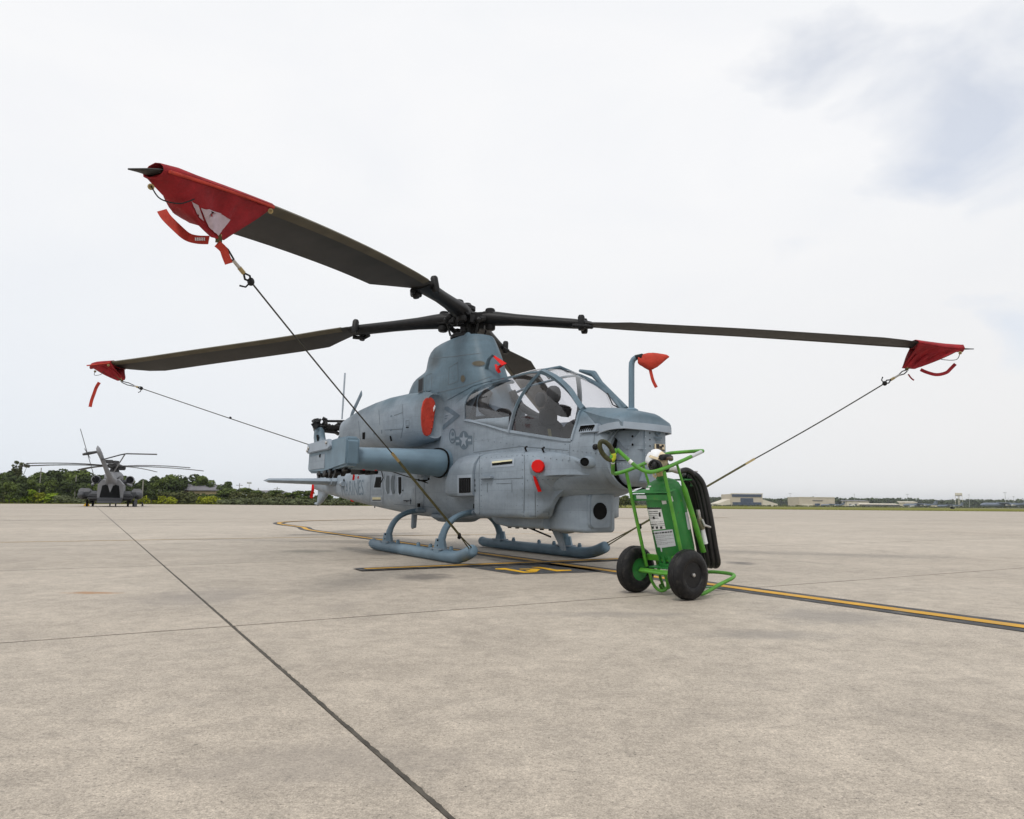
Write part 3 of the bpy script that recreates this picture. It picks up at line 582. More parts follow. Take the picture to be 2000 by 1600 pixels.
MB().box((4.4215, TC.y + .10, TC.z + .18), (.004, .06, .014)).obj('stencil', MARKG, tur, smooth=0)
MB().lathe((4.420, TC.y + .10, TC.z + .265), (1, 0, 0), [(.035, 0), (.035, .004), (.028, .004), (.028, 0)], 16).obj('turret_emblem', MARKG, tur, smooth=0)
MB().box((4.4215, TC.y + .11, TC.z + .025), (.004, .15, .022)).obj('stencil', DARK, tur, smooth=0)
for dz in (.21, .12): MB().ell((4.355, TC.y - .21, TC.z + dz), (.012, .012, .014), 6, 4).obj('fastener', DARK, tur, smooth=180)
ring = [TC + Vector((-.09 + .02 * math.cos(a), -.27 + .10 * math.cos(a) * .2, .375 * math.sin(a))) for a in np.linspace(-1.3, 1.45, 24)]
gapp = [(4.13, -.245 + .02 * k, z) for k, z in ((0, 1.57), (0, 1.45), (0, 1.3), (0, 1.16), (1, 1.04), (3, .97))]
MB().loft([[TC + Vector((-.06, .40 * math.sin(a) * .93, .355 * math.cos(a))) for a in np.linspace(0, 2 * PI, 33)[:-1]], [TC + Vector((.045, .36 * math.sin(a) * .93, .345 * math.cos(a))) for a in np.linspace(0, 2 * PI, 33)[:-1]]], cap=True).obj('turret_well', DARK, tur, smooth=0)
MB().loft([[TC + Vector((x, .43 * math.sin(a) * q, .37 * math.cos(a))) for a in np.linspace(PI * .5, 2.02 * PI, 30)] for x, q in ((-.05, 1), (.055, .965), (.06, .90), (-.04, .88))], cap=False, closed=False).obj('well_rim', PAINT, tur, smooth=60)
# pitot mast
MB().tube([(4.17, .0, 1.83), (4.18, .0, 2.30), (4.185, .0, 2.36), (4.205, .01, 2.40), (4.245, .02, 2.42)], [.034, .034, .034, .032, .03], 10, flat=1.0).obj('pitot_mast', BLUEP, heli, smooth=60)
MB().lathe((4.17, 0, 1.80), (0, 0, 1), [(.075, 0), (.075, .03), (.05, .045), (.04, .05)], 14).obj('pitot_base', BLUEP, heli)
MB().tube([(4.24, .02, 2.42), (4.33, .03, 2.42)], .028, 10).obj('pitot_probe', BLACK, heli)

# gun fairing under the nose
gf = bpy.data.objects.new('gun_fairing', None); COL.objects.link(gf); gf.parent = heli
def rrect(x, hw, z0, z1, r, n=4):
    o_ = []
    for (cy, cz, a0) in ((hw - r, z1 - r, 0), (-hw + r, z1 - r, PI / 2), (-hw + r, z0 + r, PI), (hw - r, z0 + r, 1.5 * PI)):
        for k in range(n + 1): a = a0 + PI / 2 * k / n; o_.append((x, cy + r * math.cos(a), cz + r * math.sin(a)))
    return o_
gs = [(2.90, .28, .50, .90), (2.93, .305, .47, .93), (3.0, .315, .458, .955), (3.3, .315, .452, .97), (3.52, .30, .45, .965), (3.62, .265, .45, .95), (3.68, .22, .455, .93), (3.71, .16, .47, .90)]
MB().loft([[(q[0], q[1] - .05, q[2]) for q in rrect(x, hw - .04, a, b_, .05)] for x, hw, a, b_ in gs]).obj('fairing_shell', PAINT, gf, smooth=50)
MB().loft([rrect(x, .15, .50, .90, .06) for x in (3.66, 3.725)]).obj('gun_mount_plate', PAINT, gf, bevel=.012).location = (0, -.10, 0)
MB().lathe((3.725, -.115, .70), (1, 0, 0), [(.096, -.02), (.096, .008), (.086, .010), (.086, .004)], 28).obj('gun_port', DARK, gf, smooth=20)
# chin belly bay
MB().loft([rrect(x, hw, a, b_, .05) for x, hw, a, b_ in ((1.45, .30, .56, .70), (1.75, .40, .50, .75), (2.1, .44, .472, .78), (2.9, .44, .472, .90), (3.0, .42, .475, .90))]).obj('belly_bay', PAINT, heli, smooth=50)
for k in range(6): MB().box((1.95 + k * .2, -.28, .462), (.05, .03, .02)).obj('drain_fitting', DARK, heli, smooth=0)
MB().prism([(2.55, -.02, .47), (2.75, -.02, .47), (2.87, -.02, .20), (2.80, -.02, .20)], (0, .03, 0)).obj('blade_antenna', PAINT, heli, smooth=0)
MB().tube([(2.1, -.1, .47), (2.6, -.05, .36)], .012, 6).obj('belly_strut', BLACK, heli)
MB().ell((2.9, 0, .47), (.14, .12, .06)).obj('belly_dome', PAINT, heli, smooth=180)

# sponsons (side avionics bays), both sides
def spons(sd_):
    def ring_(x, yo, zt_, zb_, ch=.20, yl=None):
        yi = -.38
        if yl is not None:
            return [(x, q[0] * -sd_, q[1]) for q in ((yi, zt_ + .01), (min(-.40, max(-.53, yo)), zt_), (lerp(-.53, yo, .55), zt_ - ch * .22), (yo + .02, zt_ - ch * .75), (yo, zt_ - ch * 1.3), (lerp(yo, yl, .35), lerp(zt_, zb_, .66)), (yl, zb_ + .10), (yl, zb_ + .015), (yl + .05, zb_), (yi, zb_))]
        return [(x, q[0] * -sd_, q[1]) for q in ((yi, zt_ + .01), (-.53, zt_), (lerp(-.53, yo, .55), zt_ - ch * .22), (yo + .02, zt_ - ch * .75), (yo, zt_ - ch * 1.3), (yo, lerp(zt_, zb_, .7)), (yo, zb_ + .06), (yo + .03, zb_ + .015), (yo + .08, zb_), (yi, zb_))]
    A = [(.68, -.50, 1.12, .93, .05), (.74, -.62, 1.16, .89, .08), (.82, -.715, 1.24, .872, .12), (.98, -.745, 1.40, .865, .18), (1.12, -.75, 1.455, .865, .2), (1.3, -.75, 1.46, .865, .2), (1.73, -.74, 1.455, .865, .2)]
    B = [(1.725, -.70, 1.452, .61, .2), (1.78, -.72, 1.452, .60, .2), (2.4, -.72, 1.445, .60, .2), (2.85, -.715, 1.43, .60, .2), (3.0, -.71, 1.415, .60, .21), (3.07, -.70, 1.41, .605, .22, -.68), (3.13, -.69, 1.405, .64, .22, -.58), (3.20, -.675, 1.40, .76, .22, -.45), (3.30, -.65, 1.385, .86, .22, -.42), (3.45, -.605, 1.365, .93, .2, -.42), (3.6, -.56, 1.34, .98, .18, -.42), (3.78, -.51, 1.30, 1.02, .15, -.42), (3.95, -.43, 1.25, 1.06, .12, -.40)]
    a = MB().loft([ring_(*q) for q in A]).obj('avionics_bay', PAINT, heli, smooth=48)
    b_ = MB().loft([ring_(*q) for q in B]).obj('avionics_bay', PAINT, heli, smooth=48)
    return [a, b_]
spp = spons(1); sp = spons(-1)

# rotor pylon fairing: vertical stack of rounded outlines
def outline(z, xr, xf, hw, e=.62, n=36):
    cx, rx = (xr + xf) / 2, (xf - xr) / 2; o_ = []
    for k in range(n):
        a = 2 * PI * k / n; c, s_ = math.cos(a), math.sin(a)
        wx = hw * (1.0 if c < 0 else 1 - .12 * c)
        o_.append((cx + rx * math.copysign(abs(c) ** e, c), wx * math.copysign(abs(s_) ** e, s_), z))
    return o_
PY = [(2.05, -2.35, 1.25, .50), (2.30, -2.20, 1.20, .50), (2.50, -2.02, 1.13, .485), (2.65, -1.86, 1.06, .47), (2.80, -1.76, .98, .45), (2.88, -1.66, .94, .44), (2.93, -1.52, .92, .43), (2.965, -1.30, .90, .42), (3.0, -1.13, .885, .41), (3.05, -1.08, .86, .40), (3.15, -1.06, .80, .385), (3.25, -1.03, .74, .37), (3.33, -.97, .69, .35), (3.38, -.88, .655, .33), (3.41, -.74, .62, .30), (3.42, -.55, .5, .2), (3.42, -.4, .3, .1)]
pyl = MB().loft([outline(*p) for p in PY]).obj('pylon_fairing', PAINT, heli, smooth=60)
MB().lathe((.50, -.24, 3.13), (-.22, .16, .9), [(.004, -.06), (.045, .04), (.066, .14), (.07, .24), (.055, .30), (.03, .335), (0, .345)], 16).obj('pylon_bump', PAINT, heli, smooth=180)

# engine nacelles
def nac(sd_):
    Q = [(.15, .60, 2.12, .135, .31), (.17, .61, 2.12, .175, .345), (.12, .615, 2.12, .215, .375), (0, .62, 2.125, .255, .395), (-.2, .63, 2.13, .285, .41), (-.6, .655, 2.13, .31, .44), (-1.2, .69, 2.135, .335, .45), (-1.8, .735, 2.13, .345, .43), (-2.4, .785, 2.12, .33, .39), (-2.9, .83, 2.10, .295, .33), (-3.2, .855, 2.14, .255, .245), (-3.32, .865, 2.14, .21, .20), (-3.30, .865, 2.14, .17, .16)]
    rg = []
    for x, yc, zc, ry, rz in Q:
        rg.append([(x, sd_ * (yc + ry * math.copysign(abs(math.cos(a)) ** .8, math.cos(a))), zc + rz * math.copysign(abs(math.sin(a)) ** .8, math.sin(a))) for a in np.linspace(0, 2 * PI, 33)[:-1]])
    m = MB().loft(rg).obj('engine_nacelle', PAINT, heli, smooth=60)
    return m
nacs = nac(-1); nacp = nac(1)
# stub wings
def wing(sd_):
    prof = [(0, 0), (-.02, .055), (-.09, .105), (-.25, .14), (-.5, .145), (-.9, .10), (-1.3, .02), (-1.3, -.005), (-.9, -.06), (-.5, -.125), (-.25, -.145), (-.09, -.105), (-.02, -.06)]
    prof = [tuple(q[:2]) for q in cat_curve([(a, b_, 0) for a, b_ in prof + [prof[0]]], 3)][:-1]
    rg = []
    for y, xl, zc, k in ((.46, .68, 1.38, 1.5), (.66, .66, 1.385, 1.42), (1.2, .58, 1.405, 1.25), (1.93, .44, 1.42, 1.12)):
        rg.append([(xl + a * lerp(k, 1, .8), sd_ * y, zc + b_ * k) for a, b_ in prof])
    m = MB().loft(rg).obj('stub_wing', BLUEP, heli, smooth=60)
    # root seal
    rs = [(.67 + a * 1.09 + .012, sd_ * .60, 1.385 + b_ * 1.50) for a, b_ in prof]
    MB().tube(rs[:13] , .014, 6).obj('root_seal', DARK, m); MB().tube(rs[-14:] + rs[:1], .014, 6).obj('root_seal', DARK, m)
    ps = [(.52, 1.29), (.54, 1.40), (.54, 1.66), (.50, 1.705), (.02, 1.71), (-.30, 1.70), (-1.38, 1.70), (-1.46, 1.64), (-1.50, 1.30), (-1.42, 1.24), (-.6, 1.22), (-.2, 1.24), (.0, 1.26)]
    bx = MB().prism([(a, sd_ * 1.92, b_) for a, b_ in ps], (0, sd_ * .20, 0)).obj('missile_station', BLUEP, m, bevel=.035)
    MB().prism([(a, sd_ * 2.10, b_) for a, b_ in ((-.15, 1.60), (-.22, 1.715), (-1.40, 1.715), (-1.44, 1.56), (-.2, 1.56))], (0, sd_ * .065, 0)).obj('launch_rail', LIGHTP, m, bevel=.012)
    MB().box((-.95, sd_ * 2.122, 1.40), (.9, .012, .22)).obj('station_panel', PAINT, m, bevel=.004)
    for a, b_ in ((-.28, 1.66), (-1.30, 1.64), (-1.36, 1.60)): MB().ell((a, sd_ * 2.175, b_), (.025, .02, .025), 8, 6).obj('rail_bolt', STEEL, m, smooth=180)
    MB().ell((-.75, sd_ * 2.13, 1.49), (.03, .015, .03), 8, 6).obj('station_socket', DARK, m, smooth=180)
    r_ = random.Random(5); cl = MB()
    for k in range(26):
        x = r_.uniform(-1.2, .25); cl.box((x, sd_ * r_.uniform(1.96, 2.11), 1.205 + r_.uniform(-.02, .03) + max(0, x) * .2), (r_.uniform(.05, .16), r_.uniform(.03, .07), r_.uniform(.03, .09)), Matrix.Rotation(r_.uniform(-.6, .6), 3, 'Y'))
    cl.obj('launcher_shackles', BLACK, m, smooth=0)
    MB().lathe((-1.5, sd_ * 2.02, 1.36), (-1, 0, 0), [(.03, 0), (.035, .03), (.02, .06), (0, .07)], 10).obj('tail_position_light', REDP, m)
    # fittings under the wing
    for k, (y, c_) in enumerate(((1.75, REDP), (1.58, REDP), (1.42, REDP), (1.24, DARK), (1.12, DARK))):
        MB().lathe((.22 + .05 * (k % 2), sd_ * y, 1.285 - .004 * k), (.5, 0, -.86), [(.028, 0), (.028, .03), (.018, .04), (0, .042)], 10).obj('wing_plug', c_, m)
    for k, (y, l_) in enumerate(((1.9, .20), (1.62, .07), (1.52, .05), (1.40, .06))): MB().box((-.45, sd_ * y, 1.255), (.5, l_, .09)).obj('rack_shoe', BLACK, m, bevel=.01)
    MB().box((.12, sd_ * .76, 1.20), (.22, .14, .14)).obj('wing_strut_fitting', PAINT, m, bevel=.03)
    MB().tube([(.2, sd_ * .70, 1.15), (.16, sd_ * .74, 1.12), (.02, sd_ * .80, 1.13)], .02, 8).obj('wing_strut_fitting', DARK, m)
    MB().tube([(-.4, sd_ * 1.25, 1.27), (-.4, sd_ * 1.22, 1.16), (-.42, sd_ * 1.25, 1.08)], .008, 6).obj('cable', BLACK, m)
    return m
wings = [wing(-1), wing(1)]

# tail: fin, ventral fin, stabilisers, tail rotor
def foil(xl, c_, t_, y=None, z=None):
    return [(xl + a * c_, b_ * t_) for a, b_ in ((0, 0), (-.06, .30), (-.2, .48), (-.4, .5), (-.75, .26), (-1, .03), (-1, -.03), (-.75, -.26), (-.4, -.5), (-.2, -.48), (-.06, -.30))]
MB().loft([[(a, b_, z) for a, b_ in foil(xl, c_, t_)] for z, xl, c_, t_ in ((1.25, -7.35, 1.35, .20), (1.6, -7.65, 1.15, .24), (2.1, -8.1, .95, .26), (2.5, -8.42, .78, .27), (2.68, -8.52, .66, .24), (2.76, -8.62, .5, .15))]).obj('tail_fin', PAINT, heli, smooth=60)
MB().loft([[(a, b_, z) for a, b_ in foil(xl, c_, t_)] for z, xl, c_, t_ in ((1.2, -7.3, 1.3, .16), (.95, -7.75, .85, .13), (.78, -8.15, .5, .10), (.72, -8.4, .45, .06))]).obj('ventral_fin', PAINT, heli, smooth=60)
MB().tube([(-8.3, 0, .80), (-8.55, 0, .72), (-8.8, 0, .74)], [.05, .045, .03], 8).obj('tail_skid', PAINT, heli)
MB().box((-8.5, -.11, 2.45), (.22, .02, .16)).obj('fin_vent', DARK, heli, smooth=0)
for sd_ in (-1, 1):
    q = MB().loft([[(a, sd_ * y, 1.26 + b_) for a, b_ in foil(xl, c_, t_)] for y, xl, c_, t_ in ((.08, -6.30, .90, .17), (.35, -6.32, .88, .16), (1.66, -6.45, .62, .10), (1.72, -6.50, .5, .05))]).obj('stabiliser', PAINT, heli, smooth=60)
    MB().loft([[(a, sd_ * y, 1.26 + b_) for a, b_ in foil(-6.2, 1.02, t_)] for y, t_ in ((.1, .23), (.33, .20))]).obj('stabiliser_root', PAINT, q, smooth=60)
    MB().tube([(-5.9, sd_ * .22, 1.20), (-5.45, sd_ * .30, 1.19)], [.05, .055], 10).obj('tail_position_lamp', PAINT, heli)
trt = bpy.data.objects.new('tail_rotor', None); COL.objects.link(trt); trt.parent = heli
TRH = Vector((-8.75, .62, 2.80))
MB().tube([(-8.75, -.05, 2.72), (-8.75, .75, 2.80)], [.10, .07], 12).obj('tail_rotor_shaft', BLACK, trt)
r_ = random.Random(11); cl = MB()
for k in range(46):
    p = Vector((-8.75 + r_.gauss(0, .12), r_.uniform(-.16, .85), 2.80 + r_.gauss(0, .085)))
    cl.box(p, (r_.uniform(.05, .16), r_.uniform(.05, .15), r_.uniform(.04, .13)), Matrix.Rotation(r_.uniform(-1, 1), 3, 'X') @ Matrix.Rotation(r_.uniform(-1, 1), 3, 'Y'))
for k in range(6):
    a = k * PI / 3; cl.tube([TRH + Vector((math.cos(a) * .2, -.5, math.sin(a) * .16)), TRH + Vector((math.cos(a) * .22, .12, math.sin(a) * .2))], .022, 6)
cl.obj('pitch_linkage', BLACK, trt, smooth=0)
for k, (a, yy) in enumerate(((85, .60), (265, .60), (32, .72), (212, .72))):
    d = Vector((math.cos(R(a)), 0, math.sin(R(a)))); n_ = Vector((-d.z, 0, d.x)); c0 = Vector((TRH.x, yy, TRH.z))
    rg = []
    for rr, cw in ((.22, .10), (.40, .12), (.52, .26), (1.44, .24), (1.48, .20)):
        rg.append([c0 + d * rr + n_ * (u * cw) + Vector((0, v_ * .03 + u * cw * .14, 0)) for u, v_ in ((-.5, 0), (-.3, .6), (.1, .5), (.5, 0), (.1, -.5), (-.3, -.6))])
    MB().loft(rg).obj('tail_rotor_blade', LIGHTP if k == 0 else MARKG, trt, smooth=40)

# skids
for sd_ in (-1, 1):
    y = sd_ * 1.03
    pts = [(-1.34, y, .115), (-1.26, y, .10), (-1.1, y, .086), (0, y, .082), (1.55, y, .082), (1.78, y, .084), (1.95, y, .095), (2.12, y, .128), (2.27, y, .175), (2.36, y, .210)]
    sk = MB().tube(cat_curve(pts, 4), [.055, .07, .078] + [.08] * 31 + [.078, .07, .05][:3], 16).obj('landing_skid', BLUEP, heli, smooth=60)
    for k, x in enumerate((-.18, .62, 1.05, 1.72)): MB().lathe((x, y, .14), (0, 0, 1), [(.03, 0), (.03, .05), (.022, .06), (.022, .075)], 10).obj('skid_lug', BLUEP, sk)
    for x, top in ((1.38, 1.30), (-.62, -.70)):
        arc = [(lerp(x, top, t), sd_ * yy, z) for t, yy, z in ((0, 1.03, .12), (.05, 1.02, .24), (.2, .985, .36), (.4, .92, .47), (.6, .82, .56), (.8, .68, .62), (.95, .52, .65), (1, .36, .655))]
        ct = MB().tube(cat_curve(arc, 5), [.085] * 10 + [.078] * 21 + [.075] * 5, 14, flat=.55, up=(0, sd_, 0)).obj('cross_tube', BLUEP, heli, smooth=60)
        MB().loft([[(x + a * k, y + b_ * k2, z) for a, b_ in ((.13, 0), (.08, .055), (-.08, .055), (-.15, 0), (-.08, -.055), (.08, -.055))] for z, k, k2 in ((.12, 1.15, 1.3), (.17, 1.0, 1.15), (.30, .72, .85))]).obj('skid_shoe', BLUEP, ct, smooth=40)
        MB().box((x - .02, y, .163), (.36, .13, .022)).obj('shoe_plate', PAINT, ct, bevel=.005)
        for dz in (.21, .28): MB().ell((x + .03, y - sd_ * -.055, dz), (.015, .012, .015), 6, 4).obj('shoe_bolt', DARK, ct, smooth=180)
        MB().box((top, sd_ * .46, .655), (.30, .22, .06)).obj('cross_tube_fairing', PAINT, ct, bevel=.015)
        MB().box((top + .10, sd_ * .522, .74), (.055, .03, .06)).obj('jacking_hole', DARK, ct, smooth=0)
# belly antenna dome and posts
MB().lathe((-.15, -.05, .60), (0, 0, -1), [(.42, 0), (.40, .05), (.30, .11), (.25, .12)], 24).obj('belly_antenna', PAINT, heli)
MB().tube([(-1.9, -.05, .64), (-1.93, -.05, .34), (-1.98, -.05, .335)], [.055, .05, .03], 10).obj('drain_mast', PAINT, heli)
for x in (-3.9, -3.1): MB().tube([(x, -.1, .76), (x, -.1, .67)], .012, 6).obj('drain_fitting', BLACK, heli)
MB().ell((-5.3, -.12, .84), (.05, .05, .05)).obj('belly_beacon', REDP, heli, smooth=180)

# ================================================================ surface patches: print, panels and seams laid onto the skin
from mathutils.geometry import tessellate_polygon
def bvh_of(obs, M=None):
    V, Fc = [], []
    for o in obs:
        k = len(V); V += [(M @ v.co if M else v.co) + (Vector(o.location) if M is None else Vector()) for v in o.data.vertices]; Fc += [tuple(i + k for i in p.vertices) for p in o.data.polygons]
    return BVHTree.FromPolygons(V, Fc)
class Skin:
    def __init__(s, obs, inv, org): s.b = bvh_of(obs); s.inv = inv.to_3x3(); s.org = org
    def hit(s, x, y, off=.004):
        d = (s.inv @ ray(x, y)).normalized(); p, n, i, t = s.b.ray_cast(s.org, d)
        if p is None: return None
        if n.dot(d) > 0: n = -n
        return p + n * off, n
    def patch(s, name, polys, m, parent, off=.004, step=5, smooth=60):
        mb = MB()
        for poly in polys:
            b = bmesh.new(); vs_ = [b.verts.new((x, y, 0)) for x, y in poly]
            for t in tessellate_polygon([[Vector((x, y, 0)) for x, y in poly]]):
                try: b.faces.new([vs_[i] for i in t])
                except ValueError: pass
            for _ in range(3):
                es = [e for e in b.edges if e.calc_length() > step]
                if not es: break
                bmesh.ops.subdivide_edges(b, edges=es, cuts=1); bmesh.ops.triangulate(b, faces=b.faces)
            b.verts.index_update(); H_ = [s.hit(v.co.x, v.co.y, off) for v in b.verts]
            fs = [tuple(v.index for v in f.verts) for f in b.faces if all(H_[v.index] for v in f.verts)]
            mb.add([h[0] if h else (0, 0, 0) for h in H_], fs); b.free()
        o = mb.obj(name, m, parent, smooth=smooth, fix=False); b = bmesh.new(); b.from_mesh(o.data); bmesh.ops.delete(b, geom=[v for v in b.verts if not v.link_faces], context='VERTS')
        for f in b.faces:
            if f.normal.dot(f.calc_center_median() - s.org) > 0: f.normal_flip()
        b.to_mesh(o.data); b.free(); return o
    def line(s, name, pts, w, m, parent, off=.0015, th=.003, step=5):
        P, Nn = [], []
        for (a, b_) in zip(pts[:-1], pts[1:]):
            k = max(1, int(math.hypot(b_[0] - a[0], b_[1] - a[1]) / step))
            for i in range(k + (1 if b_ is pts[-1] else 0)):
                h = s.hit(lerp(a[0], b_[0], i / k), lerp(a[1], b_[1], i / k), off)
                if h: P.append(h[0]); Nn.append(tuple(h[1]))
        if len(P) > 1: return MB().strip(P, w, th, Nn).obj(name, m, parent, smooth=40)
def ellp(cx, cy, rx, ry, n=20, a0=0): return [(cx + rx * math.cos(a0 + 2 * PI * k / n), cy + ry * math.sin(a0 + 2 * PI * k / n)) for k in range(n)]
def ringp(cx, cy, rx, ry, w, n=20):
    o_, i_ = ellp(cx, cy, rx, ry, n), ellp(cx, cy, rx - w, ry - w * ry / rx * .8, n)
    return [[o_[k], o_[(k + 1) % n], i_[(k + 1) % n], i_[k]] for k in range(n)]
HS = Skin([fus] + sp + [nacs, pyl], HI, CL)
HP = lambda n_, polys, m, **k: HS.patch(n_, polys, m, heli, **k)
HL = lambda pts, w=.007, m=SEAM, n_='panel_seam', **k: HS.line(n_, pts, w, m, heli, **k)
# insignia: star in a disc with bars
star = []
for k in range(10):
    a = -PI / 2 + k * PI / 5; q = 1 if k % 2 == 0 else .40; star.append((906.5 + 8.6 * q * math.cos(a), 860 + 16 * q * math.sin(a)))
HP('star_disc', [ellp(906.5, 860, 10, 18.5, 24)], MARKG); HP('star', [star], LIGHTP, off=.008)
HP('star_bar', [[(890.5, 853), (898, 853), (898, 870), (890.5, 870)]], MARKG); HP('star_bar', [[(915, 851), (922.5, 851), (922.5, 868), (915, 868)]], MARKG)
HP('bar_stripe', [[(892, 859.5), (898, 859.5), (898, 864), (892, 864)], [(915, 857.5), (921, 857.5), (921, 862), (915, 862)]], LIGHTP, off=.008)
HP('unit_badge', ringp(884, 852, 6.6, 15, 1.7) + [ellp(884.5, 848, 2.6, 4), [(880.5, 857), (887.5, 856), (886.5, 861), (882, 861)]], MARKG)
HP('warning_chevron', [[(869, 795), (875, 794), (898.5, 811), (898, 813.5), (866, 840), (864.5, 837), (866, 830), (887, 812.5), (868, 800)]], MARKG)
HP('stencil', [[(869, 812), (876, 811), (875, 813), (869, 814)], [(869, 817), (874, 816), (873, 818), (869, 819)]], MARKG)
# rescue and service stencils
HP('stencil', [[(955, 832), (961, 832.8), (961, 835), (955, 834)], [(963, 833), (976, 835), (976, 837), (963, 835.5)]], MARKG, off=.014)
HP('stencil', [[(876, 778), (883, 776), (883, 778), (876, 780)], [(880, 728), (886, 727), (886, 729), (880, 730)], [(882, 733), (887, 732), (887, 734), (882, 735)], [(880, 738), (888, 737), (888, 738.5), (880, 739.5)]], MARKG)
# word on the tail boom
tcv = bpy.data.curves.new('lettering', 'FONT'); tcv.body = 'MARINES'; tcv.size = 1; tcv.space_character = 1.06
to = bpy.data.objects.new('lettering', tcv); COL.objects.link(to); dg = bpy.context.evaluated_depsgraph_get(); tm = bpy.data.meshes.new_from_object(to.evaluated_get(dg)); bpy.data.objects.remove(to)
xs_ = [v.co.x for v in tm.vertices]; ys_ = [v.co.y for v in tm.vertices]
b = bmesh.new(); b.from_mesh(tm); bmesh.ops.triangulate(b, faces=b.faces); bmesh.ops.subdivide_edges(b, edges=[e for e in b.edges if e.calc_length() > .2], cuts=2); bmesh.ops.triangulate(b, faces=b.faces)
hb = bvh_of([fus])
for v in b.verts:
    u = (v.co.x - min(xs_)) / (max(xs_) - min(xs_)); q = (v.co.y - min(ys_)) / (max(ys_) - min(ys_)); x = lerp(-5.75, -3.95, u); z = lerp(.925, 1.245, q)
    h = hb.ray_cast(Vector((x, -3, z)), Vector((0, 1, 0))); v.co = (h[0] + h[1] * .004) if h[0] else Vector((x, -.3, z))
b.to_mesh(tm); b.free(); link('lettering', tm, MARKG, heli, smooth=0)
# vents and lamps on the rear fuselage
HP('vent_frame', [[(733, 928), (748, 928), (746, 956), (728, 956)]], LIGHTP); HP('vent_opening', [[(735, 932), (745.5, 932), (744, 952.5), (731, 952.5)]], DARK, off=.008)
HP('vent_frame', [ellp(762, 947, 11.5, 21)], LIGHTP)
for cx, rr in ((757.5, 3.6), (767.5, 3.6)): HP('vent_opening', [[(cx - rr * .4, 929), (cx + rr, 929), (cx + rr, 963), (cx, 966), (cx - rr, 955), (cx - rr, 938)]], SEAM, off=.008)
HP('vent_frame', [[(776, 930), (787, 930), (787, 964), (782, 971), (777, 966)]], LIGHTP); HP('vent_opening', [[(778.5, 932), (784.5, 932), (784.5, 962), (781.5, 967), (779, 962)]], DARK, off=.008)
HP('formation_lamp_frame', [[(725, 968), (747, 968), (747, 980), (725, 980)]], LIGHTP); HP('formation_lamp', [[(728, 971), (744.5, 971), (744.5, 975.5), (728, 975.5)]], SLOTY, off=.010); HP('formation_lamp_shade', [[(728, 976), (744.5, 976), (744.5, 977.5), (728, 977.5)]], DARK, off=.008)
HL([(789, 978), (803, 978)], .012, DARK, 'panel_latch', th=.02); HL([(802, 974), (802, 984)], .012, PAINT, 'panel_latch', th=.03)
HP('fastener', [ellp(787, 958, 1.3, 1.8, 8), ellp(795, 980, 1, 1, 6), ellp(672, 939, 1.5, 4, 8)], DARK)
for pl_ in ([(725, 925), (722, 985)], [(748, 985), (751, 925)], [(812, 940), (812, 1000)], [(829, 942), (827, 1000)], [(700, 930), (699, 985)], [(770, 985), (860, 992)]): HL(pl_)
# sponson details
HP('vent_frame', [[(894, 928), (924, 927), (924, 967), (894, 968)]], LIGHTP, off=.006); HP('vent_opening', [[(897.5, 934), (920.5, 933), (920.5, 961.5), (897.5, 962.5)]], DARK, off=.011)
for k in range(5): HS.line('vent_vane', [(900.5 + k * 4.2, 936), (900.5 + k * 4.2, 960)], .012, CONS, heli, off=.016, th=.01)
HP('vent_slot', [[(926.5 + .4 * k, 936 + 10 * k), (928.6 + .4 * k, 936 + 10 * k), (928.6 + .4 * k, 940.5 + 10 * k), (926.5 + .4 * k, 940.5 + 10 * k)] for k in range(3)], DARK)
HP('formation_lamp_frame', [[(959, 898), (1005, 894), (1004.5, 911), (959, 914)]], LIGHTP); HP('formation_lamp', [[(962, 902.5), (1001.5, 898.5), (1001.5, 901.3), (962, 905.2)]], SLOTY, off=.010); HP('formation_lamp_shade', [[(962, 905.2), (1001.5, 901.3), (1001.5, 905.8), (962, 909.8)]], DARK, off=.008)
HL([(942, 933.5), (964, 932.5)], .025, PAINT, 'step_ledge', th=.09); HL([(952, 944), (952, 962)], .012, SEAM); HL([(1000, 944), (1000, 962)], .012, SEAM)
for pl_ in ([(937, 886), (936, 925), (937, 1006)], [(1024, 880), (1025, 935), (1023, 1008)], [(973, 936), (1022, 934)], [(970, 945), (1000, 944), (1000, 938)], [(938, 935), (973, 936)], [(1024, 1008), (1045, 1008)], [(1045, 960), (1046, 1010)], [(1068, 930), (1120, 930)], [(925, 884), (1018, 872), (1110, 880)], [(926, 845), (925, 882)], [(1113, 868), (1113, 900)], [(1165, 805), (1160, 865)], [(1060, 1000), (1072, 1000), (1072, 1022)]): HL(pl_)
# rows of fasteners
FAST = mat('fastener_grey', (.13, .16, .19), .7, .1)
def rows(seg, name='fastener_row', m=FAST):
    mb = MB()
    for (x0, y0, x1, y1, n) in seg:
        for k in range(n):
            h = HS.hit(lerp(x0, x1, k / (n - 1)), lerp(y0, y1, k / (n - 1)), .001)
            if h: mb.ell(h[0], (.0065, .0065, .0065), 6, 3)
    return tag(mb.obj(name, m, heli, smooth=180, fix=False), kind='stuff')
rows([(940, 895, 1020, 889, 9), (941, 915, 940, 1000, 9), (1021, 890, 1020, 1000, 9), (1030, 890, 1110, 900, 8), (1030, 938, 1100, 936, 8), (1050, 965, 1050, 1010, 5)])
rows([(930, 858, 1110, 884, 16), (1116, 806, 1104, 868, 6), (1120, 880, 1180, 888, 8), (1175, 800, 1168, 850, 5)])
rows([(830, 955, 830, 990, 5), (850, 975, 930, 978, 8), (820, 940, 820, 995, 6), (702, 935, 702, 975, 6)])
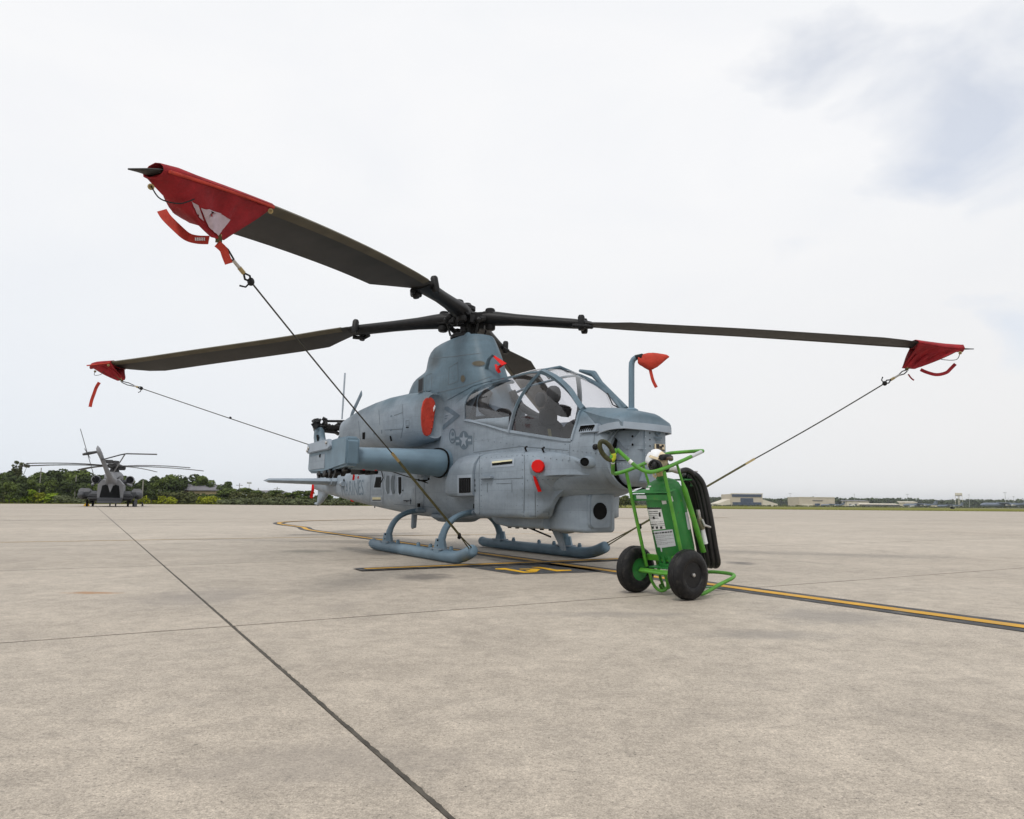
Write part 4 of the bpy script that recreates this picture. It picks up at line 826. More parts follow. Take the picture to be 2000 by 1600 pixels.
# red capped sensor boss and its streamer, forward lamp, probes
h, n_ = HS.hit(1053, 912, 0)
bd = (Vector((.72, -.69, .05)) ).normalized()
MB().lathe(h - bd * .07, bd, [(.13, 0), (.125, .04), (.10, .075), (.085, .10), (.07, .10)], 20).obj('sensor_boss', PAINT, heli)
capo = h + bd * .035
h2, n2_ = HS.hit(1146, 903, 0)
q_ = Vector((.62, -.78, 0)).normalized()
MB().loft([[h2 + Vector((dx, 0, 0)) + Vector((.09, -1, 0)).normalized() * (oo + k_ * .9 * math.cos(a)) + Vector((0, 0, k_ * math.sin(a))) for a in np.linspace(0, 2 * PI, 15)[:-1]] for dx, k_, oo in ((-.20, .008, -.005), (-.12, .035, 0), (-.03, .06, .005), (.03, .068, .006), (.07, .062, -.01), (.10, .04, -.04))]).obj('lamp_fairing', PAINT, heli, smooth=70)
MB().lathe(h2 + Vector((.055, -.068, .0)), q_, [(.046, -.05), (.046, .022), (.040, .028), (.040, .014)], 18).obj('lamp_lens', DARK, heli)
for x, y in ((1028, 882), (1062, 883)):
    h, n_ = HS.hit(x, y, 0); MB().tube([h, h + n_ * .05, h + n_ * .06 + Vector((.05, 0, .0))], .012, 6).obj('air_data_probe', BLACK, heli)
h, n_ = HS.hit(1163, 873, 0); MB().lathe(h, n_, [(.035, -.01), (.033, .012), (.02, .02), (.012, .05), (0, .05)], 12).obj('tie_down_eye', BLACK, heli)
# pylon details
HP('exhaust_vent', [ellp(935, 710.5, 14, 6.2, 18)], SEAM); HP('exhaust_vent_screen', [ellp(935, 710.5, 12, 4.6, 18)], OLIVE, off=.008)
HP('inspection_glass', [ellp(904.5, 740, 5, 8, 14)], SEAM); HP('inspection_glass_pane', [ellp(904.5, 740, 3.9, 6.6, 14)], OLIVE, off=.008)
HP('grille_panel', [[(817, 741), (828, 736), (827, 768), (816, 771)]], SEAM); HP('grille_screen', [[(818.4, 742.5), (826.6, 738.8), (825.6, 767), (817.5, 769)]], CONS, off=.008)
for pl_ in ([(832, 734), (844, 729), (843, 762), (831, 768), (832, 734)], [(877, 718), (894, 708), (895, 745), (876, 752), (877, 718)], [(845, 770), (905, 755), (960, 735)], [(842, 700), (880, 697), (940, 690)]): HL(pl_, .009)
HL([(874, 780), (925, 752), (960, 742)], .03, PAINT, 'drip_strip', th=.015)
HP('stencil', [[(797, 745), (803, 742), (803, 744), (797, 747)], [(805, 741), (808, 740), (808, 743), (805, 744)], [(798, 749), (802, 748), (802, 749.5), (798, 750.5)]], DARK)
# nacelle details
for pl_ in ([(786, 790), (788, 830), (783, 856)], [(740, 800), (742, 830)], [(770, 812), (786, 806)], [(700, 822), (704, 860)], [(752, 840), (786, 838)]): HL(pl_, .009)
HP('nacelle_slot', [[(708, 845), (713.5, 844), (713, 858), (708, 858)], [(761, 852), (764, 851), (766.5, 861), (763, 862)], [(793, 834), (799, 833.5), (799, 835.5), (793, 836)]], DARK)
HL([(793, 822), (799, 821), (799, 831), (793, 832), (793, 822)], .007)
HP('stencil', [[(730, 842), (731.5, 842), (731.5, 849), (730, 849)], [(745, 840), (746.5, 840), (746.5, 847), (745, 847)], [(763, 812), (766, 811), (766, 814), (763, 815)], [(762, 839), (766, 838), (766, 841), (762, 842)]], MARKG)
MB().tube([(.85, -.10, 2.62), (.98, -.14, 2.82), (1.06, -.15, 2.92), (1.16, -.13, 2.98)], [.035, .03, .03, .02], 8, flat=.5).obj('wire_cutter', PAINT, heli)
MB().box((1.05, .02, 2.60), (.5, .30, .05), Matrix.Rotation(.12, 3, 'Y')).obj('pylon_step', MARKG, heli, bevel=.015)

# ================================================================ main rotor
ROT = bpy.data.objects.new('main_rotor', None); COL.objects.link(ROT); ROT.parent = heli
MB().lathe((0, 0, 3.3), (0, 0, 1), [(.15, 0), (.15, .2), (.11, .25), (.11, .62), (.14, .64), (.14, .70), (.08, .73), (.06, .76), (0, .76)], 20).obj('rotor_mast', BLACK, ROT)
MB().lathe((0, 0, 3.42), (0, 0, 1), [(.20, 0), (.27, .03), (.27, .08), (.20, .12)], 20).obj('swashplate', BLACK, ROT)
def tle(r): return float(np.interp(r, (1.98, 2.10, 2.45, 7.12, 7.26, 7.37), (.13, .16, .165, .165, .125, .035)))
def tte(r): return float(np.interp(r, (1.98, 2.10, 2.45, 2.72, 6.15, 6.45, 6.7, 7.0, 7.2, 7.37), (-.13, -.17, -.34, -.47, -.47, -.38, -.23, -.03, .02, .03)))
def tth(r): return float(np.interp(r, (1.98, 2.10, 2.45, 2.72, 6.7, 7.0, 7.2, 7.31), (.05, .045, .04, .038, .034, .028, .02, .008)))
ZT = {'F': [(0, 3.86), (1.0, 3.82), (1.9, 3.76), (3.3, 3.62), (4.7, 3.43), (6.0, 3.21), (6.6, 3.09), (7.31, 2.925), (7.5, 2.87)],
      'R': [(0, 3.82), (.42, 3.78), (1.74, 3.62), (2.82, 3.48), (4.33, 3.31), (5.39, 3.18), (6.59, 3.03), (7.31, 2.95), (7.5, 2.93)],
      'L': [(0, 3.80), (.69, 3.77), (2.13, 3.69), (3.3, 3.57), (4.93, 3.43), (6.55, 3.29), (7.31, 3.24)],
      'B': [(0, 3.86), (1.0, 3.82), (2.0, 3.72), (3.3, 3.52), (5.0, 3.26), (7.31, 2.95)]}
AZ = {'F': -44.2, 'R': 45.0, 'L': -133.8, 'B': 135.5}
PIT = {'F': 11, 'R': 3.5, 'L': 11, 'B': 2}
BL = {}
def blade_pt(key, r, u, v=0):       # u: chordwise from the pitch axis, + towards the leading edge; v: up
    a = R(AZ[key]); z = float(hermite([q[0] for q in ZT[key]], [[q[1]] for q in ZT[key]], min(r, 7.5 if key in 'FR' else 7.31))[0])
    p = R(PIT[key]); lu, lv = u * math.cos(p) - v * math.sin(p), u * math.sin(p) + v * math.cos(p)
    return Vector((math.cos(a) * r - math.sin(a) * lu, math.sin(a) * r + math.cos(a) * lu, z + lv))
AF = [(1, 0), (.97, .30), (.85, .75), (.62, 1.0), (.3, .85), (0, .10), (0, -.06), (.3, -.40), (.62, -.62), (.85, -.5), (.97, -.22)]
for key in 'FRLB':
    rr = [1.98, 2.10, 2.45, 2.72] + list(np.linspace(3.0, 6.7, 14)) + [6.85, 7.0, 7.1, 7.2, 7.28, 7.37]
    rg = []
    for r in rr:
        le, te, th = tle(r), tte(r), tth(r)
        rg.append([blade_pt(key, r, te + (le - te) * a, th * b_) for a, b_ in AF])
    bo = MB().loft(rg).obj('rotor_blade', BLADE, ROT, smooth=40); BL[key] = bo
    es = []
    for r in [2.2] + list(np.linspace(2.6, 6.9, 16)):
        le = tle(r); es.append([blade_pt(key, r, le + .004, 0), blade_pt(key, r, le - .01, .022), blade_pt(key, r, le - .09, .040), blade_pt(key, r, le - .09, -.0290), blade_pt(key, r, le - .01, -.016)])
    MB().loft(es).obj('erosion_strip', OLIVE, bo, smooth=60)
    # cuff, attachment and damper
    cu = []
    for r, w_, h_ in ((.30, .14, .115), (.42, .155, .12), (.55, .15, .115), (.85, .125, .095), (1.3, .115, .085), (1.78, .13, .08), (1.95, .15, .07), (2.08, .14, .05)):
        cu.append([blade_pt(key, r, w_ * math.cos(t), h_ * math.sin(t)) for t in np.linspace(0, 2 * PI, 19)[:-1]])
    MB().loft(cu).obj('blade_cuff', BLACK, bo, smooth=60)
    lug = MB()
    for u in (-.15, .15): lug.lathe(blade_pt(key, 1.93, u, -.12), blade_pt(key, 1.93, u, .12) - blade_pt(key, 1.93, u, -.12), [(.045, 0), (.055, .03), (.055, .21), (.04, .24)], 10)
    lug.tube([blade_pt(key, 1.80, -.13, -.05), blade_pt(key, 1.93, -.2, -.06), blade_pt(key, 2.10, -.13, -.05)], .035, 8)
    lug.obj('blade_bolts', BLACK, bo, smooth=40)
    yk = MB()
    yk.box(blade_pt(key, .33, 0, 0), (.30, .26, .16), Matrix.Rotation(R(AZ[key]), 3, 'Z'))
    yk.lathe(blade_pt(key, .40, .0, .08), (0, 0, 1), [(.085, 0), (.085, .07), (.05, .09)], 12); yk.lathe(blade_pt(key, .40, .0, -.20), (0, 0, 1), [(.07, 0), (.085, .03), (.085, .10)], 12)
    yk.tube([blade_pt(key, .36, -.15, -.03), blade_pt(key, .30, -.27, -.07)], .045, 8); yk.ell(blade_pt(key, .29, -.28, -.08), (.05, .05, .05), 8, 6)
    yk.obj('yoke_arm', BLACK, bo, smooth=40, bevel=.012)
    pa = blade_pt(key, .29, -.28, -.08); MB().tube([pa, Vector((pa.x * .78, pa.y * .78, 3.47))], .018, 8).obj('pitch_link', BLACK, bo)
MB().box((0, 0, 3.83), (.55, .22, .08), Matrix.Rotation(R(45), 3, 'Z')).obj('yoke_plate', BLACK, ROT, bevel=.02)
MB().box((0, 0, 3.90), (.22, .55, .08), Matrix.Rotation(R(45), 3, 'Z')).obj('yoke_plate', BLACK, ROT, bevel=.02)
r_ = random.Random(21); cl = MB()
for k in range(22):
    a = r_.uniform(0, 2 * PI); q = r_.uniform(.12, .27); cl.box((q * math.cos(a), q * math.sin(a), r_.uniform(3.55, 3.8)), (r_.uniform(.04, .12), r_.uniform(.03, .08), r_.uniform(.05, .16)), Matrix.Rotation(a, 3, 'Z'))
cl.obj('hub_fittings', BLACK, ROT, smooth=0)

# ================================================================ covers, ribbons and tie-downs (each its own thing)
def hroot(name, label, cat, group=None):
    o = thing(name, label, cat, (HQ[0], HQ[1], 0), HQ[2] - PI / 2, group); return o
def onAz(x, y, key):
    a = R(AZ[key]); n_ = Vector((-math.sin(a), math.cos(a), 0)); d = hray(x, y); return CL + d * (-(CL.dot(n_)) / d.dot(n_))
def ribbon(pts, w, m, parent, name='ribbon', nrm=None):
    P = cat_curve(pts, 5); nn = nrm if nrm is not None else (CL - P[0]).normalized()
    return MB().strip(P, w, .004, nn).obj(name, m, parent, smooth=60)
def blade_cover(key, r0, r1, apex, label, win=None):
    t = hroot('rotor_blade_cover', label, 'blade cover', 'covers on the rotor blade tips')
    A = onAz(*apex, key); ra = (A.x * math.cos(R(AZ[key])) + A.y * math.sin(R(AZ[key])))
    rg = []
    for r in np.linspace(r0, r1, 9):
        q = 1 + .02 * math.sin(r * 9); le = tle(r); te = tte(r)
        rg.append([blade_pt(key, r, (te - .02) + (le - te + .04) * a, .058 * b_ * q + (.004 if b_ > 0 else -.004)) for a, b_ in AF])
    MB().loft(rg, cap=False).obj('sleeve', RED, t, smooth=60, solid=.004)
    # skirt: two sheets from leading and trailing edge meeting at the tie point, pleated
    sk = MB(); d_out = (blade_pt(key, 7, 0) - blade_pt(key, 6, 0)).normalized()
    for sgn in (1, -1):
        rows_ = []
        for f in np.linspace(0, 1, 9):
            row = []
            for g in np.linspace(0, 1, 13):
                r = lerp(r0 + .01, r1 - .03, g); u = tle(r) + .012 if sgn > 0 else tte(r) - .012
                top = blade_pt(key, r, u, -.012); ar = lerp(ra - .06, ra + .10, g)
                bot = A + (blade_pt(key, ar, 0, 0) - blade_pt(key, ra, 0, 0)) + Vector((0, 0, .03))
                sag = math.sin(PI * f) * (.05 * math.sin(g * 17 + sgn) + .03 * math.sin(g * 29 + f * 5))
                p = top.lerp(bot, f) + Vector((0, 0, .05 * math.sin(PI * g) * math.sin(PI * f))) + (blade_pt(key, r, 1, 0) - blade_pt(key, r, 0, 0)) * sag * .5
                row.append(p)
            rows_.append(row)
        sk.loft(rows_, cap=False, closed=False)
        if sgn > 0: ends = [rw[-1] for rw in rows_]
        else: sk.loft([[a_, a_.lerp(b_, .5) + d_out * .03 * math.sin(PI * i / 8), b_] for i, (a_, b_) in enumerate(zip(ends, [rw[-1] for rw in rows_]))], cap=False, closed=False)
    so_ = sk.obj('skirt', RED, t, smooth=60, solid=.004)
    hem = [blade_pt(key, lerp(r0 + .01, r1 - .03, g), .18, -.02) for g in np.linspace(0, 1, 12)]
    MB().tube(hem, .012, 6).obj('seam_piping', REDB, t)
    for g_ in (blade_pt(key, r0 + .05, .17, -.06), blade_pt(key, r1 - .06, .0, -.07), A + Vector((0, 0, .06))): MB().lathe(g_, CL - g_, [(.022, 0), (.022, .008), (.012, .01), (.012, .0)], 10).obj('grommet', BRASS, t)
    MB().tube(cat_curve([blade_pt(key, r1 - .06, 0, -.06), blade_pt(key, r1 - .10, .03, -.16), blade_pt(key, r1 - .26, .05, -.17), blade_pt(key, r1 - .36, .1, -.13)], 6), .005, 5).obj('lanyard', BLACK, t)
    MB().strip([A + Vector((0, 0, .20)) + (blade_pt(key, 6.5, .05) - blade_pt(key, 6.2, 0)) * .6, A + Vector((0, 0, .03)), A], .05, .012, CL - A).obj('strap', STRAPG, t)
    return t, A, so_
cF, AFp, skF = blade_cover('F', 5.93, 7.2, (427, 474), 'red blade tip cover with a white mesh window, nearest the camera at upper left')
cR, ARp, skR = blade_cover('R', 6.60, 7.25, (1771, 724), 'red blade tip cover at the far right against white sky')
cL, ALp, skL = blade_cover('L', 6.78, 7.33, (238, 746), 'small red blade tip cover with hanging ribbon above the distant helicopter')
KS_F = Skin([skF], HI, CL)
KS_F.patch('mesh_window', [[(391, 404), (429, 416), (447, 428), (424, 460), (406, 441)], [(371, 391), (386, 399), (397, 430), (381, 417)]], MESHW, cF, off=.014)
d_ = (blade_pt('F', 7, 0) - blade_pt('F', 6, 0)).normalized()
def pxl(P, pts): # points at the depth of P seen through these pixels (own frame)
    D = (HM @ P).y; return [HI @ at(x, y, D) for x, y in pts]
rbF = ribbon(pxl(AFp, [(316, 411), (325, 425), (345, 445), (365, 462), (385, 468), (408, 469)]), .075, REDB, cF, 'warning_ribbon', (CL - AFp).normalized() + Vector((0, 0, .5)))
KS_R = Skin([rbF], HI, CL)
KS_R.patch('ribbon_lettering', [[(381 + 4.2 * k, 464.5), (384 + 4.2 * k, 464.8), (384 + 4.2 * k, 471), (381 + 4.2 * k, 470.5)] for k in range(5)], WHITE, cF, off=.004)
ribbon(pxl(AFp, [(424, 476), (436, 487), (441, 500), (447, 515)]), .06, REDB, cF, 'warning_ribbon')
ribbon(pxl(ARp, [(1798, 722), (1812, 728), (1830, 732), (1848, 728), (1857, 720), (1866, 711)]), .045, RED, cR, 'warning_ribbon')
ribbon(pxl(ARp, [(1774, 731), (1779, 738), (1785, 743)]), .02, RED, cR, 'warning_ribbon')
ribbon(pxl(ALp, [(194, 747), (188, 757), (184, 768), (179, 782), (176, 795)]), .055, REDB, cL, 'warning_ribbon')
# ropes
def proj(P):
    d = HM @ P - CAMP; c, s_ = math.cos(PITCH), math.sin(PITCH); z = d.y * c + d.z * s_; u = d.x / z * F; v = -(-d.y * s_ + d.z * c) / z * F
    return 1000 + u * math.cos(ROLL) - v * math.sin(ROLL), 800 + u * math.sin(ROLL) + v * math.cos(ROLL)
def along(A, B, x):
    lo, hi = 0., 1.; s_ = proj(B)[0] > proj(A)[0]
    for _ in range(40):
        m = (lo + hi) / 2
        if (proj(A.lerp(B, m))[0] < x) == s_: lo = m
        else: hi = m
    return A.lerp(B, lo)
def tie(name_label, A, B, link_x, knot_x, strap=None, rr=.0075, fork=None, extra=()):
    t = hroot('tie_down_rope', name_label, 'rope', 'ropes tying down the rotor blades'); d = (B - A).normalized(); sd_ = d.cross(CL - A).normalized()
    p0, p1 = along(A, B, link_x), along(A, B, knot_x)
    for q in (-1, 1): MB().tube([A + sd_ * .01 * q, A.lerp(p0, .5) + sd_ * .022 * q, p0 + sd_ * .008 * q], .008, 6).obj('loop_strand', BLACK, t)
    MB().tube([p0, p0.lerp(p1, .35)], .014, 8).obj('steel_link', STEEL, t); MB().tube([p0.lerp(p1, .35), p0.lerp(p1, .6)], .018, 8).obj('swivel', BRASS, t)
    for q in (-1, 1): MB().tube([p0.lerp(p1, .58), p0.lerp(p1, .8) + sd_ * .024 * q, p1], .009, 6).obj('loop_strand', BLACK, t)
    MB().ell(p1, (.035, .03, .035), 8, 6).obj('knot', BLACK, t); MB().tube([p1, p1 + sd_ * .06 + d * .01, p1 + sd_ * .09 - d * .03], .008, 6).obj('rope_end', BLACK, t)
    for x in extra: MB().ell(along(A, B, x), (.022, .022, .022), 8, 6).obj('knot', BLACK, t)
    end = along(A, B, strap[0]) if strap else B
    k = 24; sag = .015
    MB().tube([p1.lerp(end, i / k) - Vector((0, 0, sag * math.sin(PI * i / k))) for i in range(k + 1)], rr, 6).obj('rope', ROPE, t)
    if strap:
        e2 = along(A, B, strap[1]); MB().strip([end - d * .05, end + d * .10], .03, .016, CL - end).obj('buckle', BRASS, t)
        MB().strip([end + d * .05, e2], .028, .012, CL - end).obj('webbing', STRAPG, t)
        MB().ell(e2, (.026, .022, .026), 8, 6).obj('knot', BLACK, t); MB().lathe(e2 - Vector((0, 0, .03)) , CL - e2, [(.024, 0), (.024, .006), (.018, .006), (.018, 0)], 12).obj('ring', BLACK, t)
        for q in (-1, 1): MB().tube([e2, B + sd_ * .018 * q], .008, 6).obj('loop_strand', STRAPG, t)
    return t
TOE_S, TOE_P = Vector((2.33, -1.05, .215)), Vector((2.33, 1.03, .215))
tie('long dark rope with olive webbing from the nearest blade tip to the near skid toe', AFp, TOE_S, 455, 490, (770, 897))
tie('rope from the far right blade tip running down behind the green extinguisher', ARp, TOE_P, 1757, 1728, (1468, 1250), rr=.0085)
hookL = onY(836, 944, -.62)
tie('thin rope from the left blade tip running behind the stub wing', ALp, hookL, 262, 276, None, extra=(450,))
# engine intake cover
ic = hroot('engine_intake_cover', 'red padded cover plugging the oval engine air intake', 'intake cover')
kid = [(833, 777), (840, 775.5), (846, 778), (850, 785), (851, 794), (850, 804), (848.5, 815), (847.5, 826), (845.5, 838), (842, 848), (837, 852.5), (831, 850), (827.5, 842), (825.2, 830), (824.5, 815), (825.5, 797), (828.5, 784)]
pk = [onX(x, y, .175) for x, y in kid]; MB().prism(pk, (-.08, 0, 0)).obj('intake_plug', REDB, ic, bevel=.012)
MB().prism([onX(x, y, .182) for x, y in ((846, 797), (849, 791), (850, 795), (846.5, 804))], (.012, 0, 0)).obj('pull_tab', WHITE, ic, smooth=0)
for x, y in ((845, 822), (843, 836)): MB().ell(onX(x, y, .17), (.03, .016, .02), 8, 6).obj('cord_knot', REDB, ic, smooth=180)
# pitot cover
pc = hroot('pitot_cover', 'orange red cloth bag tied over the tall nose probe', 'probe cover')
D_ = (HM @ Vector((4.3, .03, 2.42))).y
pp = lambda x, y: HI @ at(x, y, D_)
prof = [((1246, 703), 7), ((1250, 704), 9.5), ((1258, 704), 14), ((1266, 706), 16.5), ((1274, 706), 17), ((1284, 704), 13.5), ((1294, 700), 9), ((1302, 697), 4.5), ((1307, 697), 1)]
rg = []; sc_ = D_ / F
for i, ((x, y), h_) in enumerate(prof):
    c_ = pp(x, y); rg.append([c_ + HI.to_3x3() @ Vector((0, math.cos(a) * h_ * sc_ * .55, 0)) + Vector((0, 0, math.sin(a) * h_ * sc_ * (1 + .10 * math.sin(5 * a + i * 1.3)))) for a in np.linspace(0, 2 * PI, 17)[:-1]])
MB().loft(rg).obj('cloth_bag', REDB, pc, smooth=70)
ribbon([pp(1270, 722), pp(1273, 735), pp(1276, 745), pp(1282, 757)], .035, REDB, pc, 'draw_cord')
# sensor cap + streamer
sc2 = hroot('sensor_cap', 'round red plastic cap with a ribbon on the side of the fuselage', 'cap')
MB().lathe(capo, bd, [(.074, -.02), (.078, 0), (.078, .05), (.070, .062), (0, .064)], 10).obj('cap', REDP, sc2, smooth=20)
q = [HS.hit(x, y, .012)[0] for x, y in ((1042, 922), (1047, 938), (1052, 952), (1054, 960))]
MB().strip([capo + Vector((0, 0, -.05)), ] + q, [.02, .03, .045, .05, .055], .004, (0.3, -1, .1)).obj('warning_ribbon', REDP, sc2, smooth=40)
# ribbons on the other side of the pylon, on the tail and under the wing
for lb, pts, yy, w_ in (('short red ribbon hanging under the stub wing', [(690, 921), (691, 930), (690, 938)], -.9, .04), ('narrow red ribbon hanging from the tail stabiliser', [(611, 944), (611, 956), (609, 966), (608, 973)], -.45, .07), ('tiny red ribbon beside the lettering on the tail boom', [(700, 930), (699, 935)], -.6, .03)):
    t = hroot('warning_ribbon', lb, 'ribbon', 'red warning ribbons'); P = [onY(x, y, yy) for x, y in pts]; MB().strip(P, [w_ * .6] + [w_] * (len(P) - 1), .004, (.9, -.4, 0)).obj('tape', REDP, t)
t = hroot('warning_ribbon', 'bright red ribbons tied to the strut in front of the rotor pylon', 'ribbon', 'red warning ribbons')
MB().strip([Vector((1.14, -.11, 2.96)), onY(985, 712, -.05), onY(975, 717, -.05), onY(972, 716, 0)], [.03, .08, .08, .03], .006, CL).obj('tape', REDP, t)
MB().strip([onY(968, 712, 0), onY(972, 722, 0), onY(976, 728, 0)], [.03, .06, .04], .006, CL).obj('tape', REDP, t)

# ================================================================ wheeled fire extinguisher (own frame: x to its front, y = minus axle offset s, z up)
CM = Vector((1.295, 6.34, 0)); CANG = math.atan2(.57, .82)
cart = thing('fire_extinguisher', 'green two wheeled fire extinguisher cart with black hose standing in front of the helicopter nose', 'fire extinguisher', CM, CANG)
CX = Matrix.Translation(CM) @ Matrix.Rotation(CANG, 4, 'Z'); CXI = CX.inverted(); CC = CXI @ CAMP
def cpx(x, y, s_):                  # point of the upright plane at axle offset s_ seen at this pixel
    d = CXI.to_3x3() @ ray(x, y); return CC + d * ((-s_ - CC.y) / d.y)
def K(b_, s_, z): return Vector((b_, -s_, z))
for s_ in (-.305, .305):
    wq = bpy.data.objects.new('wheel', None); COL.objects.link(wq); wq.parent = cart; sg = 1 if s_ > 0 else -1
    c_ = K(0, s_, .205); ax = Vector((0, -sg, 0))
    MB().lathe(c_, ax, [(.100, -.062), (.108, -.066), (.15, -.070), (.180, -.060), (.198, -.040), (.205, -.012), (.205, .012), (.198, .040), (.180, .060), (.15, .070), (.115, .066), (.105, .058), (.098, .03), (.098, -.03), (.100, -.062)], 40, cap=False).obj('tyre', RUBBER, wq, smooth=50)
    for g in (-.022, .022): MB().lathe(c_ + ax * g, ax, [(.2035, -.004), (.2062, 0), (.2035, .004)], 40).obj('tread_rib', RUBBER, wq, smooth=50)
    MB().lathe(c_, ax, [(.106, -.050), (.100, -.030), (.092, -.012), (.05, -.006), (.05, -.03), (.03, -.05), (.0, -.05)], 28).obj('inner_rim', GREEN, wq, smooth=30)
    MB().lathe(c_, ax, [(.104, .052), (.096, .022), (.085, .012), (.055, .016), (.045, .034), (.022, .038), (.022, .05), (.014, .054), (0, .054)], 28).obj('outer_rim', BLACK, wq, smooth=30)
    MB().lathe(c_ + ax * .05, ax, [(.016, 0), (.016, .018), (.01, .024), (0, .024)], 8).obj('axle_nut', STEEL, wq, smooth=20)
    for k in range(5):
        a = 2 * PI * k / 5; MB().ell(c_ + ax * .018 + Vector((math.cos(a) * .07, 0, math.sin(a) * .07)), (.007, .006, .007), 6, 4).obj('rim_bolt', STEEL, wq, smooth=180)
MB().tube([K(0, -.24, .205), K(0, .24, .205)], .016, 10).obj('axle', GREENL, cart)
MB().tube([K(-.045, -.21, .20), K(-.05, .05, .195), K(-.045, .22, .20)], .014, 8).obj('axle_brace', GREENL, cart)
# cylinder
tb, tt = cpx(1319, 1074, 0), cpx(1291, 936, 0); tb.y = tt.y = 0
ta = (tt - tb).normalized(); hl = (tt - tb).length; TR = .168
tank = MB().lathe(tb, ta, [(.10, -.06), (.15, -.045), (TR, .0), (TR, hl - .15), (TR * .97, hl - .10), (TR * .86, hl - .055), (TR * .66, hl - .022), (TR * .42, hl - .004), (.04, hl), (.04, hl + .03), (.0, hl + .03)], 40).obj('cylinder', GREEN, cart, smooth=40)
skt = MB()
for k in range(16):
    a = 2 * PI * k / 16; u = ta.orthogonal().normalized(); v_ = ta.cross(u); q = u * math.cos(a) + v_ * math.sin(a); skt.box(tb + q * (TR - .01) - ta * .03, (.012, .028, .11), Matrix(((q.x, ta.cross(q).x, ta.x), (q.y, ta.cross(q).y, ta.y), (q.z, ta.cross(q).z, ta.z))))
for k in range(16): pass
skt.obj('skirt_bars', GREEN, cart, smooth=0)['kind'] = 'stuff'
MB().lathe(tb - ta * .115, ta, [(TR - .03, 0), (TR + .002, 0), (TR + .002, .035), (TR - .03, .035)], 32).obj('base_ring', GREEN, cart)
# rails
def rail(name, pts, r_=.0145, m=GREENL, k=6): return MB().tube(cat_curve(pts, k) if k else pts, r_, 10).obj(name, m, cart, smooth=60)
nbt, nbb = cpx(1297, 921, .215), cpx(1334, 1096, .215)
rail('rear_rail', [nbt, nbt.lerp(nbb, .5), nbb], .0155); fb_t, fb_b = K(-.19, -.215, 1.075), cpx(1263, 1106, -.215)
rail('rear_rail', [fb_t, fb_t.lerp(fb_b, .5), fb_b], .0155)
nft, nfb = cpx(1321, 903, .20), cpx(1374, 1078, .20)
MB().tube([nft, nft.lerp(nfb, .22), nft.lerp(nfb, .30), nfb], [.013, .014, .028, .028], 10, flat=.7).obj('front_rail', GREENL, cart, smooth=60)
fft = nft.copy(); fft.y = .20; ffb = nfb.copy(); ffb.y = .20
MB().tube([fft, fft.lerp(ffb, .22), fft.lerp(ffb, .30), ffb], [.013, .014, .028, .028], 10, flat=.7).obj('front_rail', GREENL, cart, smooth=60)
MB().box((nbb.lerp(fb_b, .5) + Vector((.02, 0, .045))), (.02, .44, .055), Matrix.Rotation(-.25, 3, 'Y')).obj('lower_cross_plate', GREENL, cart, bevel=.004)
MB().box(Vector((.21, 0, .27)), (.02, .40, .05), Matrix.Rotation(-.25, 3, 'Y')).obj('lower_cross_plate', GREENL, cart, bevel=.004)
MB().box(Vector((.17, 0, .245)), (.30, .34, .012), Matrix.Rotation(-.1, 3, 'Y')).obj('tank_shelf', GREEN, cart, bevel=.004)
# handle: rails sweeping back to a lifting ring
rz = cpx(1183, 879, 0)
def hb(side): s_ = .215 * side; return [K(-.53, .035 * side, 1.235), K(-.46, .09 * side, 1.15), K(-.40, .16 * side, 1.075), K(-.33, s_, 1.045), K(-.18, s_, 1.075), K(.05, s_, 1.15), K(.28, s_, 1.232), K(.345, s_ * .93, 1.252), K(.368, s_ * .7, 1.257)]
rail('handle_bar', hb(1) + [K(.37, 0, 1.258)] + hb(-1)[::-1], .0165)
ringv = [rz + Vector((.046 * math.cos(a) + .012, -.02 * math.cos(a), -.005)) + Vector((-.045 * math.sin(a), 0, .075 * math.sin(a))) for a in np.linspace(0, 2 * PI, 26)]
MB().tube([Vector((p.x, p.y, p.z)) for p in ringv], .0205, 10, cap=False).obj('lifting_ring', mat('worn_brown_green', (.040, .042, .014), .6, .6, 14), cart, smooth=180)
MB().tube(ringv[19:25], .0213, 10).obj('ring_wear', YGREEN, cart, smooth=180)
for p in ringv[18:20]: MB().tube([p, K(-.53, .035, 1.235)], .017, 8).obj('ring_stem', GREENL, cart)
for (a_, b_) in (((1228, 906), (1232, 909)), ((1351, 889), (1368, 882))):
    pass
hbw = cat_curve(hb(1), 8)
for i0, i1, m_ in ((9, 11, LABELW), (44, 50, LABELG)): MB().tube(hbw[i0:i1 + 1], .0172, 10).obj('tape_band', m_, cart, smooth=60)
hbw2 = cat_curve(hb(-1), 8); MB().tube(hbw2[9:11], .0172, 10).obj('tape_band', LABELW, cart, smooth=60)
# upper clamp plate with shelves
cz = cpx(1280, 972, .0); up_c = nbt.lerp(nbb, .30)
MB().box(Vector((up_c.x + .0, 0, up_c.z + .01)), (.03, .44, .055), Matrix.Rotation(-.25, 3, 'Y')).obj('upper_clamp', GREEN, cart, bevel=.004)
MB().prism([Vector((up_c.x - .03, -.22, up_c.z + .045)), Vector((up_c.x - .03, .22, up_c.z + .045)), Vector((up_c.x + .10, .20, up_c.z + .075)), Vector((up_c.x + .10, -.20, up_c.z + .075))], (0, 0, .008)).obj('clamp_shelf', GREEN, cart, smooth=0)
MB().box(Vector((up_c.x - .018, .10, up_c.z + .012)), (.004, .12, .03), Matrix.Rotation(-.25, 3, 'Y')).obj('plate_label', LABELG, cart, smooth=0)
